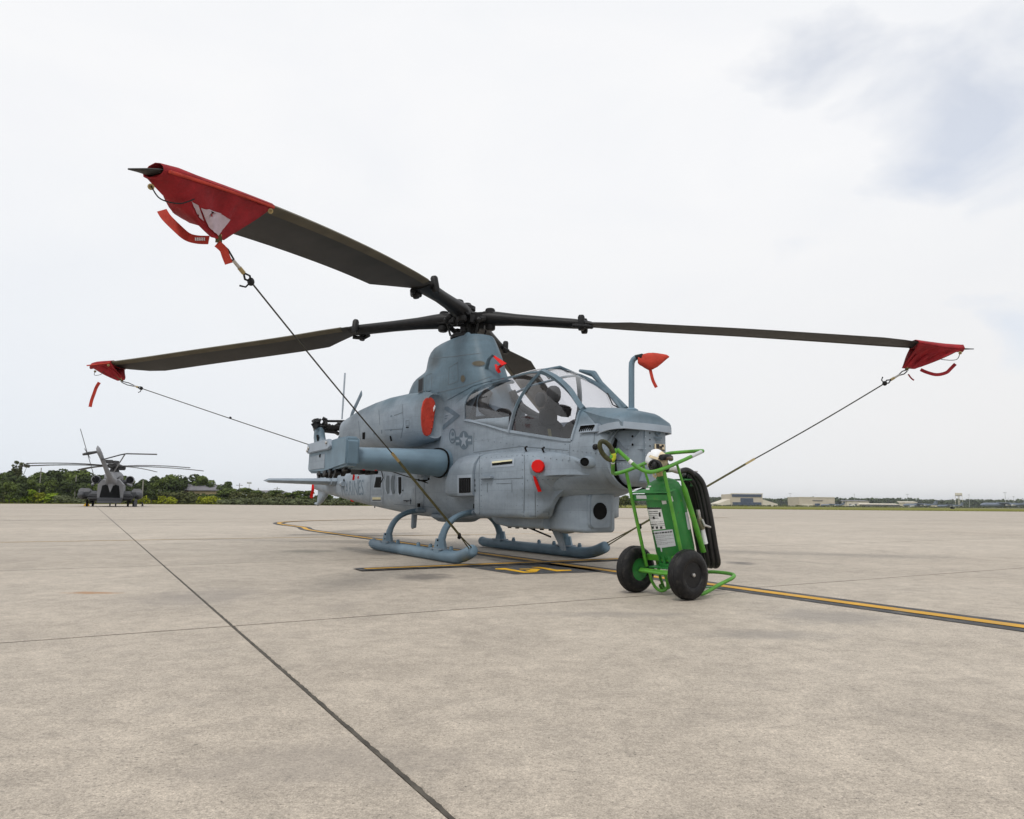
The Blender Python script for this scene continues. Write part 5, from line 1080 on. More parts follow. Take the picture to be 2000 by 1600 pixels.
# print on the cylinder
CS = Skin([tank], CXI, CC)
CP = lambda n_, polys, m, **k: CS.patch(n_, polys, m, cart, step=6, **k)
CP('instruction_label', [[(1261, 991), (1291, 991), (1300, 1033), (1271, 1036)]], LABELW, off=.002)
CP('label_header', [[(1261, 991), (1291, 991), (1291.6, 994), (1261.6, 994.5)]], INK, off=.004)
rr_ = random.Random(4); q = []
def words(x0, y0, x1, y1, h_, n):
    t = 0
    while t < .97:
        w_ = rr_.uniform(.04, .13); e = min(1, t + w_)
        q.append([(lerp(x0, x1, t), lerp(y0, y1, t)), (lerp(x0, x1, e), lerp(y0, y1, e)), (lerp(x0, x1, e) + .2, lerp(y0, y1, e) + h_), (lerp(x0, x1, t) + .2, lerp(y0, y1, t) + h_)]); t = e + .035
words(1268, 998.5, 1285, 997.8, 1.6, 4); words(1268, 1002.5, 1286, 1001.8, 1.4, 4)
for k in range(3): words(1269 + k * .8, 1006.5 + 3.1 * k, 1285 + k * .8, 1006 + 3.1 * k, .9, 5)
words(1270, 1019.5, 1296, 1018.5, .8, 5); words(1271, 1023.5, 1283, 1022.8, 1.8, 3); words(1284, 1023.0, 1297, 1022, 1.0, 4)
q += [[(1263, 1001), (1265, 1000), (1266, 1007), (1264, 1007)], [(1287, 1001), (1290, 1000), (1291, 1009), (1287, 1009)], [(1275, 1010), (1278, 1008), (1280, 1013), (1277, 1014)]]
for k in range(3): q.append([(1273 + 8 * k, 1028.5), (1277.5 + 8 * k, 1028), (1278 + 8 * k, 1032.5), (1274 + 8 * k, 1033)])
words(1273, 1027, 1298, 1025.8, .7, 5)
CP('label_print', q, INK, off=.004)
CP('inspection_label', [[(1271.5, 1038), (1313.5, 1034), (1320, 1066), (1294, 1070), (1279, 1068)]], LABELG, off=.002)
q = []; words(1275, 1041, 1312, 1037.2, 2.4, 6)
for k in range(6): words(1277 + k * .9, 1047 + k * 3.4, (1300 if k % 2 else 1314) + k * .8, 1044.5 + k * 3.4, .6, 4)
CP('label_print', q, INK, off=.004)
CP('stencil', [[(1261, 950), (1272, 949), (1272, 951.5), (1262, 952)], [(1262, 954), (1269, 953), (1269, 957), (1263, 957)]], LABELW, off=.003)
CP('notice_sticker', [[(1291, 975), (1300, 974), (1302, 984), (1294, 985)]], LABELW, off=.003); CP('notice_sticker', [[(1307, 971), (1312, 969), (1315, 979), (1309, 981)]], LABELW, off=.003)
CP('serial_strip', [[(1337, 1001), (1342, 1000), (1348, 1034), (1343, 1035)]], LABELG, off=.005)
CP('paint_run', [[(1290, 1069), (1293, 1069), (1294, 1077), (1292, 1078)]], LABELG, off=.004)
# valve, hose hook, hose and nozzle
vt = tb + ta * (hl + .02)
MB().lathe(vt, ta, [(.035, 0), (.035, .05), (.05, .055), (.05, .08), (.03, .085), (.03, .12), (0, .12)], 14).obj('valve', BRASS, cart)
MB().tube([vt + ta * .06, vt + ta * .07 + K(.10, .06, 0), vt + ta * .05 + K(.20, .08, 0)], [.026, .026, .03], 10).obj('hose_coupling', STEEL, cart)
MB().box(K(.30, .03, 1.0), (.20, .16, .012)).obj('hose_hook', GREEN, cart, bevel=.003); MB().box(K(.40, .03, .975), (.012, .16, .06)).obj('hose_hook', GREEN, cart, bevel=.003)
hp = [vt + ta * .05 + K(.18, .08, 0)]
hose = []
loops = [(.355, .54, .03), (.375, .575, .055), (.34, .51, .0)]
P = [vt + ta * .05 + K(.17, .085, .0), vt + ta * .05 + K(.24, .10, .015)]
for i, (bt, bb, so_) in enumerate(loops):
    P += [K(bt - .04, .085 + so_, 1.045 - .012 * i), K(bt + .02, .105 + so_, .94), K(bt + .08, .115 + so_, .70), K(bb - .05, .105 + so_, .42), K(bb, .09 + so_, .27), K(bb + .045, .01 + so_, .235), K(bb + .06, -.04 + so_, .29), K(bb + .02, -.055 + so_, .50), K(bt + .13, -.055 + so_, .78), K(bt + .05, -.04 + so_, .98), K(bt - .01, -.02 + so_, 1.055 - .012 * i), K(bt - .04, .05 + so_, 1.062 - .012 * i)]
MB().tube(cat_curve(P, 6), .0255, 10).obj('hose', HOSE, cart, smooth=180)
nz = [cpx(x, y, .17) for x, y in ((1363, 996), (1364, 1003), (1366, 1012), (1368, 1022), (1372, 1033), (1378, 1062))]
MB().tube(nz[:3], [.018, .020, .016], 10).obj('nozzle_coupling', STEEL, cart, smooth=60); MB().tube(nz[2:5], [.022, .032, .024], 10).obj('nozzle_valve', mat('bronze_casting', (.20, .19, .13), .5, .3, 20, metal=.5), cart, smooth=60)
MB().tube(nz[4:], [.019, .022], 12).obj('nozzle_barrel', WHITE, cart, smooth=60)
MB().tube([cpx(1371, 1015, .2), cpx(1376, 1026, .22), cpx(1388, 1030, .24)], [.012, .012, .008], 8).obj('nozzle_lever', STEEL, cart)
MB().tube([cpx(1387, 1083, .05), cpx(1401, 1083, .0)], .006, 6).obj('hose_peg', STEEL, cart); MB().tube([cpx(1345, 922, .05), cpx(1362, 921, .0)], .006, 6).obj('hose_peg', STEEL, cart)
# stand loop and foot loop on the ground
rail('stand_loop', [K(.20, .20, .06), K(.27, .215, .022), K(.50, .21, .085), K(.70, .20, .135), K(.78, .14, .155), K(.80, .0, .16), K(.78, -.14, .155), K(.70, -.20, .135), K(.50, -.21, .085), K(.27, -.215, .022), K(.20, -.20, .06)], .0165)
MB().tube([K(.16, .20, .30), K(.21, .205, .12), K(.26, .213, .03)], .014, 8).obj('stand_leg', GREENL, cart); MB().tube([K(.16, -.20, .30), K(.21, -.205, .12), K(.26, -.213, .03)], .014, 8).obj('stand_leg', GREENL, cart)
rail('foot_loop', [cpx(1269, 1118, -.13), cpx(1273, 1134, -.12), cpx(1281, 1148, -.10), cpx(1291, 1154, -.06), cpx(1301, 1151, -.02), cpx(1304, 1142, .0), cpx(1299, 1122, .0)], .0135)
MB().box(K(.52, .06, .05), (.16, .05, .008)).obj('tread_plate', GREEN, cart, smooth=0)
# crew helmet hung on top
hc = cpx(1284, 902, .10); hc2 = CX @ hc
HSC = .88
hm = thing('crew_helmet', 'white deck crew helmet with black goggles resting on the green extinguisher', 'helmet', hc2, CANG)
HR = Matrix.Rotation(R(-78), 3, 'Z') @ Matrix.Rotation(R(18), 3, 'Y')
def hv(p): return HR @ Vector(p) * HSC
def dome(name, c_, r_, m, cut, n=18): 
    mb = MB(); rows_ = []
    for i in range(9):
        t = lerp(cut, PI / 2, i / 8); rows_.append([hv((c_[0] + r_[0] * math.cos(t) * math.cos(a), c_[1] + r_[1] * math.cos(t) * math.sin(a), c_[2] + r_[2] * math.sin(t))) for a in np.linspace(0, 2 * PI, n + 1)[:-1]])
    mb.loft(rows_); return mb.obj(name, m, hm, smooth=180)
dome('cloth_liner', (0, 0, 0), (.108, .088, .112), CREAM, -.75)
dome('rear_shell', (-.022, -.004, .004), (.100, .096, .116), WHITE, -.35)
MB().tube([hv((.065 * math.cos(a) + .05, -.098, -.035 + .05 * math.sin(a))) for a in np.linspace(0, 2 * PI, 15)], .014, 8, cap=False).obj('ear_cup', BLACK, hm, smooth=180)
MB().ell(hv((.05, -.085, -.035)), (.045, .028, .05), 12, 8).obj('ear_cup', BLACK, hm, smooth=180)
MB().ell(hv((.05, .085, -.035)), (.045, .028, .05), 12, 8).obj('ear_cup', BLACK, hm, smooth=180)
MB().loft([[hv((.075 + .035 * math.cos(b_) * 1 + .0, .085 * math.sin(a), .055 + .03 * math.sin(b_) + .02 * math.cos(a))) + hv((.022 * math.cos(a), 0, 0)) for b_ in np.linspace(0, 2 * PI, 9)[:-1]] for a in np.linspace(-1.25, 1.25, 11)]).obj('goggles', BLACK, hm, smooth=60)
MB().loft([[hv((.095 + .02 * math.cos(b_) + .026 * math.cos(a), .072 * math.sin(a), .05 + .02 * math.sin(b_) + .02 * math.cos(a))) for b_ in np.linspace(0, 2 * PI, 9)[:-1]] for a in np.linspace(-1.0, 1.0, 9)]).obj('goggle_lens', mat('goggle_amber', (.08, .05, .03), .15, .1), hm, smooth=60)
MB().strip([hv((.10 * math.cos(a) - .0, -.100 * math.sin(a) * 1.0, .04)) for a in np.linspace(.6, PI - .2, 14)], .022, .004, hv((0, -1, .3))).obj('goggle_strap', CREAM, hm)
MB().strip([hv((.03, -.092, -.06)), hv((.035, -.06, -.13)), hv((.03, 0, -.15))], .022, .006, hv((1, 0, 0))).obj('chin_strap', CREAM, hm)
for p in ((.06, -.085, .045), (-.07, -.055, .08)): MB().ell(hv(p), (.008, .008, .008), 6, 5).obj('snap_fastener', BLACK, hm, smooth=180)

# ================================================================ CARGO HELICOPTER far off, tail towards the camera (own frame: x forward, y left, z up)
LG = mat('cargo_light_grey', (.20, .205, .22), .6, .1, 2); DG = mat('cargo_dark_grey', (.055, .058, .065), .65, .15, 2); CBL = mat('cargo_blade', (.045, .045, .047), .6, .1, 3)
c0 = gnd(213, 990); ch = thing('cargo_helicopter', 'large grey cargo helicopter seen from behind with its rear ramp open', 'helicopter', c0, 0)
fw = Vector((-.455, .89, 0)).normalized(); ch.rotation_euler = (0, 0, math.atan2(fw.y, fw.x))
def oct_(x, hw, z0, z1, c_=.45): return [(x, -hw, z0 + c_), (x, -hw + c_ * .8, z0), (x, hw - c_ * .8, z0), (x, hw, z0 + c_), (x, hw, z1 - c_ * 1.4), (x, hw - c_ * 1.2, z1), (x, -hw + c_ * 1.2, z1), (x, -hw, z1 - c_ * 1.4)]
MB().loft([oct_(x, hw, a, b_) for x, hw, a, b_ in ((.0, 1.42, .75, 3.35), (2, 1.45, .6, 3.5), (12, 1.45, .6, 3.5), (15, 1.3, .6, 3.1), (16.3, .7, .9, 2.2))]).obj('body', LG, ch, smooth=30)
MB().prism([(-.02, -1.18, .85), (-.02, 1.18, .85), (-.02, .92, 2.62), (-.02, .35, 2.80), (-.02, -.35, 2.80), (-.02, -.92, 2.62)], (-.05, 0, 0)).obj('ramp_opening', DARK, ch, smooth=0)
MB().loft([[(x, -1.3, z), (x, 1.3, z), (x, 1.3, z + .14), (x, -1.3, z + .14)] for x, z in ((.2, .62), (-1.8, .42))]).obj('ramp', DG, ch, smooth=0)
MB().loft([[(-.6, -1.35, .62), (-.6, 1.35, .62), (-.6, 1.38, 1.05), (-.6, -1.38, 1.05)], [(.4, -1.38, .55), (.4, 1.38, .55), (.4, 1.40, 1.2), (.4, -1.40, 1.2)]]).obj('ramp_sill', DG, ch, smooth=0)
py = [(0.6, .0, 3.0, .95, 1.0), (-.4, .0, 3.2, .75, .65), (-1.4, .10, 3.55, .5, .5), (-2.2, .55, 4.6, .38, .42), (-2.9, 1.05, 5.8, .33, .40), (-3.3, 1.35, 6.5, .40, .45), (-3.4, 1.52, 7.0, .30, .3), (-3.4, 1.6, 7.25, .1, .1)]
MB().loft([[(x, y + ry * math.cos(a) * .85, z + rx * math.sin(a) * (.35 if i > 1 else .8)) if i < 2 else (x + rx * math.sin(a) * 1.4, y + ry * math.cos(a) * .75, z + .1 * math.sin(a)) for a in np.linspace(0, 2 * PI, 15)[:-1]] for i, (x, y, z, ry, rx) in enumerate(py)]).obj('tail_pylon', LG, ch, smooth=60)
MB().prism([(-.7, -.35, 2.85), (-.7, .35, 2.85), (-.75, .0, 1.75)], (-.08, 0, 0)).obj('tail_bumper', LG, ch, smooth=0)
MB().tube([(-3.4, 1.5, 6.6), (-3.4, 2.55, 6.35), (-3.4, 3.1, 6.2)], [.14, .2, .12], 10).obj('tail_rotor_shaft', CBL, ch)
trc = Vector((-3.4, 2.6, 6.35)); trd = bpy.data.objects.new('tail_rotor', None); COL.objects.link(trd); trd.parent = ch
upv = Vector((0, .33, 1)).normalized()
for a in (0, 90, 180, 270):
    d = upv * math.cos(R(a + 6)) + Vector((1, 0, 0)) * math.sin(R(a + 6)); s_ = d.cross(Vector((0, 1, -.33)).normalized())
    MB().loft([[trc + d * r + s_ * u * w_ + Vector((0, v_, 0)) for u, v_ in ((-1, 0), (0, .04), (1, 0), (0, -.04))] for r, w_ in ((.2, .1), (.8, .12), (.9, .2), (3.1, .2))]).obj('blade', CBL, trd, smooth=0)
MB().loft([[(-3.1 + a, y, z + b_) for a, b_ in ((.6, 0), (.3, .09), (-.6, 0), (.3, -.07))] for y, z in ((1.1, 5.65), (-.9, 6.35), (-1.5, 6.5), (-4.9, 6.55))]).obj('gull_stabiliser', CBL, ch, smooth=0)
MB().tube([(-2.9, -1.35, 6.42), (-2.0, -.25, 4.2)], .07, 8).obj('stabiliser_strut', LG, ch)
MB().loft([oct_(x, hw, a, b_, .3) for x, hw, a, b_ in ((2.5, .5, 3.3, 3.7), (5, 1.0, 3.3, 4.5), (11, 1.1, 3.3, 4.7), (13.5, .7, 3.2, 3.9))]).obj('engine_deck', LG, ch, smooth=30)
for y in (-2.0, 2.0):
    e_ = MB().lathe((6.5, y, 3.55), (1, 0, 0), [(.45, 0), (.55, .3), (.55, 2.6), (.40, 3.0)], 16).obj('engine', LG, ch); MB().lathe((6.42, y, 3.55), (1, 0, 0), [(.43, 0), (.43, .04)], 16).obj('exhaust', DARK, e_)
    MB().tube([(8, y, 3.4), (8, y * .5, 3.2)], .3, 8).obj('engine_strut', LG, ch)
    MB().tube([(6.6, y + .3, 3.0), (6.4, y * 1.15, 2.75)], .18, 8).obj('exhaust_shroud', LG, ch)
mr_ = bpy.data.objects.new('main_rotor', None); COL.objects.link(mr_); mr_.parent = ch
RC = Vector((9.0, 0, 5.45))
MB().lathe((9, 0, 4.4), (0, 0, 1), [(.75, 0), (.55, .5), (.5, .7), (.95, .85), (1.0, 1.15), (.55, 1.35), (.5, 1.75), (0, 1.8)], 16).obj('hub', CBL, mr_)
MB().box((8.6, .75, 6.0), (.5, 1.2, .5)).obj('damper_box', CBL, mr_, bevel=.1); MB().box((8.8, -.9, 5.2), (.8, .9, .6)).obj('damper_box', CBL, mr_, bevel=.1)
for k in range(7):
    a = R(76 + k * 360 / 7); d = Vector((math.cos(a), math.sin(a), 0)); s_ = Vector((-d.y, d.x, 0))
    MB().loft([[RC + d * r + s_ * u * w_ + Vector((0, 0, .02 * (r - .6) ** 1 - .0125 * max(0, r - 3.5) ** 1.75 + v_)) for u, v_ in ((-1, -.05), (0, .06), (1, .05), (0, -.06))] for r, w_ in ((.6, .15), (1.6, .16), (1.9, .35), (4, .36), (6, .36), (8, .36), (10, .36), (11.6, .34))]).obj('blade', CBL, mr_, smooth=0)
for sd_ in (-1, 1):
    sp_ = MB().loft([oct_(x, .75, a, b_, .3) for x, a, b_ in ((1.5, 1.0, 1.6), (3, .75, 2.0), (10, .75, 2.0), (12, 1.0, 1.6))]).obj('sponson', DG, ch, smooth=30); sp_.location = (0, sd_ * 1.85, 0)
    MB().lathe((1.2, sd_ * 3.15, 1.45), (1, 0, 0), [(.05, 0), (.35, .4), (.52, 1.2), (.54, 6.5), (.3, 8.4), (0, 8.9)], 18).obj('fuel_tank', DG, ch, smooth=60)
    MB().loft([oct_(x, .62, 1.7, 2.3, .2) for x in (2.0, 8.0)]).obj('tank_pylon', LG, ch, smooth=30).location = (0, sd_ * 2.95, 0)
    MB().loft([oct_(x, .5, 1.2, 1.85, .2) for x in (1.9, 8.0)]).obj('tank_arm', DG, ch, smooth=30).location = (0, sd_ * 2.6, 0)
    for y in (2.0, 2.65): MB().lathe((4.5, sd_ * y - .14, .42), (0, 1, 0), [(.2, 0), (.38, .02), (.42, .08), (.42, .2), (.38, .26), (.2, .28)], 18).obj('wheel', RUBBER, ch)
    MB().tube([(4.5, sd_ * 2.3, .45), (4.7, sd_ * 2.1, 1.3)], .12, 8).obj('gear_leg', DG, ch)
for y in (-.35, .35): MB().lathe((13.5, y - .1, .36), (0, 1, 0), [(.2, 0), (.36, .03), (.36, .17), (.2, .2)], 16).obj('wheel', RUBBER, ch)
MB().tube([(13.5, 0, .4), (13.6, 0, 1.1)], .12, 8).obj('gear_leg', DG, ch)
MB().box((.8, -2.9, .5), (.7, .35, 1.0)).obj('service_step', DG, ch, smooth=0)
p = gnd(167, 988.5); t = tag(MB().prism([(-.35, 0, 0), (.35, 0, 0), (.0, 0, .42)], (0, .5, 0)).obj('wheel_chock', YELB, None, smooth=0), 'small yellow wheel chock beside the distant cargo helicopter', 'chock'); t.location = p
p = gnd(278, 988.8); t = thing('ground_lamp', 'small black ground lamp on the apron right of the distant cargo helicopter', 'lamp', p)
MB().lathe((0, 0, 0), (0, 0, 1), [(.22, 0), (.22, .06), (.10, .10), (.08, .22)], 12).obj('base', BLACK, t); MB().ell((0, 0, .32), (.15, .15, .14), 10, 7).obj('globe', BLACK, t)

# ================================================================ far land: woods, bushes, houses, hangars, masts
def leafmat(name, c, var=.35):
    m, n, p = newmat(name); t = n.nodes.new('ShaderNodeTexCoord').outputs['Object']
    f = noise(n, t, .55, 4, .6); f2 = noise(n, t, 3.0, 3)
    col = mixc(n, maprange(n, f, .35, .65), tuple(x * (1 - var) for x in c), tuple(x * (1 + var) for x in c))
    col = mixc(n, maprange(n, f2, .45, .7, 0, .5), col, (c[0] * 1.5, c[1] * 1.35, c[2] * .9)); n.links.new(col, p.inputs['Base Color'])
    p.inputs['Roughness'].default_value = .75; p.inputs['Specular IOR Level'].default_value = .15; return m
LEAFS = {'dark': leafmat('leaf_dark', (.048, .068, .022)), 'mid': leafmat('leaf_mid', (.080, .110, .026)), 'olive': leafmat('leaf_olive', (.075, .085, .030)), 'yellow': leafmat('leaf_yellow', (.235, .265, .014), .3), 'lime': leafmat('leaf_lime', (.17, .25, .014), .3), 'sage': leafmat('leaf_sage', (.105, .125, .062))}
BARK = mat('bark', (.09, .075, .06), .9, .3, 4)
def crown_mesh(seed, leaf, blobs, n, size, name='crown'):
    r = random.Random(seed); v, f = [], []
    for i in range(n):
        c, rad = r.choice(blobs); 
        while True:
            q = Vector((r.uniform(-1, 1), r.uniform(-1, 1), r.uniform(-1, 1)))
            if .15 < q.length < 1: break
        q = q.normalized() * (q.length ** .45); p = Vector(c) + Vector((q.x * rad[0], q.y * rad[1], q.z * rad[2]))
        nrm = (q + Vector((r.gauss(0, .5), r.gauss(0, .5), r.gauss(0, .5) + .35))).normalized(); u = nrm.orthogonal().normalized(); w_ = nrm.cross(u); a = r.uniform(0, PI); s_ = size * r.uniform(.6, 1.4)
        u2 = u * math.cos(a) + w_ * math.sin(a); w2 = nrm.cross(u2); k = len(v)
        v += [p + u2 * s_, p + w2 * s_ * .7 + nrm * s_ * .2, p - u2 * s_, p - w2 * s_ * .7 - nrm * s_ * .1]; f.append((k, k + 1, k + 2, k + 3))
    me = bpy.data.meshes.new(name); me.from_pydata([tuple(x) for x in v], [], f); me.materials.append(LEAFS[leaf]); return me
def trunk_mesh(seed, h, r0, limbs):
    r = random.Random(seed); mb = MB(); mb.tube([(0, 0, -.3), (r.uniform(-.1, .1), 0, h * .4), (r.uniform(-.2, .2), r.uniform(-.2, .2), h)], [r0, r0 * .75, r0 * .3], 7)
    for tip in limbs: mb.tube([(0, 0, h * .45), (tip[0] * .45, tip[1] * .45, lerp(h * .5, tip[2], .55)), tip], [r0 * .45, r0 * .3, r0 * .1], 5)
    me = bpy.data.meshes.new('trunk'); me.from_pydata(mb.v, [], mb.f); me.materials.append(BARK); return me
PLANTS = {}
def make_kind(kind, seed, leaf, h, w, n, size, bush=False, sparse=False):
    r = random.Random(seed); bl = []
    for k in range(5 if bush else 11):
        a = r.uniform(0, 2 * PI); rr = r.uniform(0, .55) * w
        z = r.uniform(.30, .62) * h if bush else r.uniform(.30, .84) * h
        q = r.uniform(.30, .48) * w if not sparse else r.uniform(.16, .24) * w
        if sparse: z = r.uniform(.62, .95) * h; rr = r.uniform(.3, .95) * w
        bl.append(((rr * math.cos(a), rr * math.sin(a), z), (q, q, q * (.75 if not bush else .8))))
    if bush: bl.append(((0, 0, h * .30), (w * .85, w * .85, h * .32)))
    limbs = [b_[0] for b_ in bl[:7]]
    PLANTS[(kind, seed)] = (crown_mesh(seed, leaf, bl, n, size), trunk_mesh(seed, h * (.75 if not bush else .4), .022 * h, limbs))
for sd_ in range(3):
    make_kind('dark', 10 + sd_, 'dark', 10, 4.2, 1500, .40); make_kind('mid', 20 + sd_, 'mid', 10, 4.0, 1500, .40); make_kind('olive', 30 + sd_, 'olive', 5, 2.8, 700, .28, True)
    make_kind('yellow', 40 + sd_, 'yellow', 4, 2.8, 800, .24, True); make_kind('lime', 50 + sd_, 'lime', 4, 2.8, 800, .24, True); make_kind('sage', 60 + sd_, 'sage', 3, 2.4, 650, .22, True)
make_kind('bare', 70, 'olive', 14, 3.8, 420, .38, False, True)
used_labels = {}
def plant(kind, seed, px, Y, h, wscale, label, cat, name, group):
    c_, t_ = PLANTS[(kind, seed)]; base = at(px, 984 + .008 * (px - 1000), Y); base.z = -.02
    h0 = {'dark': 10, 'mid': 10, 'olive': 5, 'yellow': 4, 'lime': 4, 'sage': 3, 'bare': 14}[kind]; s_ = h / h0
    o = thing(name, label, cat, base, random.uniform(0, 6.28), group); o.scale = (s_ * wscale, s_ * wscale, s_)
    for nm, me in (('crown', c_), ('trunk', t_)): q = bpy.data.objects.new(nm, me); COL.objects.link(q); q.parent = o
    return o
rt = random.Random(12)
TG, BG = 'trees at the edge of the wood', 'bushes along the apron edge'
def topz(px, py, Y): return at(px, py, Y).z
# wood on the left: rows of trees whose tops follow the skyline
sky_l = [(0, 922), (20, 918), (45, 930), (75, 921), (100, 912), (130, 914), (160, 918), (190, 922), (215, 925), (245, 930), (270, 930), (300, 926), (330, 924), (350, 926), (372, 924), (395, 928), (415, 936), (440, 937)]
WOODL = 'tree in the wood behind the cargo helicopter, dark green and rounded'
WOODM = 'tree in the wood behind the cargo helicopter, mid green and rounded'
for i, (px, py) in enumerate(sky_l):
    for row, (dY, dp, dz) in enumerate(((0, 0, 0), (-22, 9, 7), (-40, -5, 22))):
        Y = 215 + dY + rt.uniform(-6, 6) - (20 if px < 60 else 0); q = px + dp + rt.uniform(-4, 4); kd = 'dark' if (i + row) % 3 else 'mid'
        if row == 2 and px > 300: continue
        if px > 340 and row: continue
        plant(kd, {'dark': 10, 'mid': 20}[kd] + rt.randrange(3), q, Y, max(3.5, topz(q, py + dz + rt.uniform(-3, 3), Y)) * 1.04, rt.uniform(.85, 1.15), ('dark' if kd == 'dark' else 'mid green') + ' rounded tree, {o} from the left in the ' + ('back', 'middle', 'front')[row] + ' row of the wood', 'tree', 'broadleaf_tree', TG)
plant('bare', 70, 36, 190, topz(36, 899, 190), 1.0, 'thin tall tree with sparse tufts standing above the wood at far left', 'tree', 'sparse_tree', None)
# bushes in front
bus = [('lime', 30, 960, 168), ('lime', 54, 951, 172), ('yellow', 78, 956, 172), ('lime', 100, 955, 172), ('sage', 120, 962, 170), ('sage', 140, 966, 168), ('sage', 150, 972, 160), ('olive', 8, 955, 172), ('sage', 263, 962, 178), ('yellow', 276, 964, 176), ('yellow', 295, 960, 176), ('yellow', 315, 964, 176), ('olive', 322, 956, 186), ('yellow', 335, 966, 176), ('olive', 345, 957, 184), ('olive', 362, 955, 184), ('olive', 380, 958, 182), ('yellow', 398, 964, 178), ('yellow', 414, 962, 178), ('mid', 432, 956, 190), ('mid', 448, 953, 190), ('olive', 462, 955, 186), ('mid', 478, 952, 190), ('olive', 492, 957, 186), ('mid', 506, 956, 190), ('olive', 520, 958, 186), ('mid', 536, 956, 192), ('olive', 548, 960, 186), ('sage', 436, 972, 174), ('sage', 455, 971, 174), ('sage', 472, 970, 174), ('sage', 490, 969, 174), ('sage', 508, 968, 174), ('sage', 528, 969, 174), ('sage', 546, 967, 174), ('mid', 565, 961, 190), ('mid', 585, 957, 190), ('mid', 602, 958, 190), ('sage', 562, 969, 174), ('sage', 580, 970, 174), ('sage', 598, 971, 174), ('olive', 618, 962, 186), ('sage', 616, 972, 174), ('mid', 640, 965, 188), ('sage', 634, 974, 174), ('sage', 654, 972, 174), ('mid', 668, 967, 188), ('sage', 672, 974, 174), ('olive', 690, 968, 186), ('sage', 695, 976, 174),
       ('mid', 1195, 969, 215), ('olive', 1208, 966, 210), ('mid', 1222, 967, 215), ('mid', 1236, 970, 215), ('olive', 1180, 972, 210), ('mid', 1170, 972, 215)]
BL_ = {'lime': 'bright lime green bush in front of the wood', 'yellow': 'yellow green bush in front of the far houses', 'sage': 'low grey green bush at the apron edge', 'olive': 'dull olive bush in the row along the apron edge', 'mid': 'dark green bush at the back of the bush row'}
for i, (k, px, py, Y) in enumerate(bus):
    lab = BL_[k] if px > 1100 else BL_[k] + ', {o} such from the left'
    if px > 1100: lab = 'dark green bush seen under the helicopter nose' if k == 'mid' else 'olive bush seen under the helicopter nose'
    if k == 'yellow' and px < 100: lab = 'yellow green bush between two lime ones at far left'
    if k == 'olive' and px < 20: lab = 'dull olive bush at the far left frame edge'
    sd_ = {'lime': 50, 'yellow': 40, 'sage': 60, 'olive': 30, 'mid': 20}[k] + i % 3; h_ = max(1.0, topz(px, py, Y)) * 1.03
    plant(k, sd_, px, Y, h_, (1.15 if k != 'mid' else 1.5) * rt.uniform(.95, 1.2) * max(1, 2.2 / h_), lab, 'bush', 'bush', BG)
ORD = 'first second third fourth fifth sixth seventh eighth ninth tenth eleventh twelfth thirteenth fourteenth fifteenth sixteenth seventeenth eighteenth nineteenth twentieth twenty-first twenty-second'.split()
byl = {}
for o in COL.objects:
    if o.parent is None and '{o}' in o.get('label', ''): byl.setdefault(o['label'], []).append(o)
for lb, os_ in byl.items():
    for k, o in enumerate(sorted(os_, key=lambda q: q.location.x / q.location.y)): o['label'] = lb.replace('{o}', ORD[k])
for lb in ('dark green bush seen under the helicopter nose', 'olive bush seen under the helicopter nose'):
    os_ = sorted([o for o in COL.objects if o.get('label') == lb], key=lambda q: q.location.x / q.location.y)
    for k, o in enumerate(os_): o['label'] = lb + ', ' + ORD[k] + ' from the left'
# long undergrowth strip and far woods as masses
def mass(name, pts, n, size, leaf, seed, label=None):
    r = random.Random(seed); v, f = [], []
    for i in range(n):
        t = r.uniform(0, len(pts) - 1.001); k = int(t); a, b_ = pts[k], pts[k + 1]; q = t - k
        x, y, h_ = [lerp(a[j], b_[j], q) for j in range(3)]; hh = h_ * (.75 + .25 * math.sin(x * .31 + y * .2) * math.sin(x * .083 + 1.7)) * r.uniform(.8, 1.1); z = hh * (1 - r.random() ** 2.2)
        dpt = a[3] if len(a) > 3 else 6; p = Vector((x + r.gauss(0, 1), y + r.uniform(0, dpt), z)); nn = Vector((r.gauss(0, 1), r.gauss(-.6, 1), r.gauss(.5, .8))).normalized(); u = nn.orthogonal().normalized(); w_ = nn.cross(u); s_ = size * r.uniform(.6, 1.4); j = len(v)
        v += [p + u * s_, p + w_ * s_, p - u * s_, p - w_ * s_]; f.append((j, j + 1, j + 2, j + 3))
    me = bpy.data.meshes.new(name); me.from_pydata([tuple(x) for x in v], [], f); me.materials.append(LEAFS[leaf]); o = bpy.data.objects.new(name, me); COL.objects.link(o); o['kind'] = 'stuff'; return o
def wp(px, Y, h_, d=6): q = at(px, 984 + .008 * (px - 1000), Y); return (q.x, q.y, h_, d)
mass('undergrowth', [wp(-120, 182, 1.6), wp(60, 180, 1.7), wp(300, 184, 1.3), wp(500, 182, 1.1), wp(760, 182, 1.1)], 7000, .26, 'olive', 1)
mass('wood_floor_growth', [wp(-120, 190, 4.0, 20), wp(150, 190, 4.6, 20), wp(300, 195, 3.6, 20), wp(440, 195, 2.2, 10)], 6000, .5, 'dark', 2)
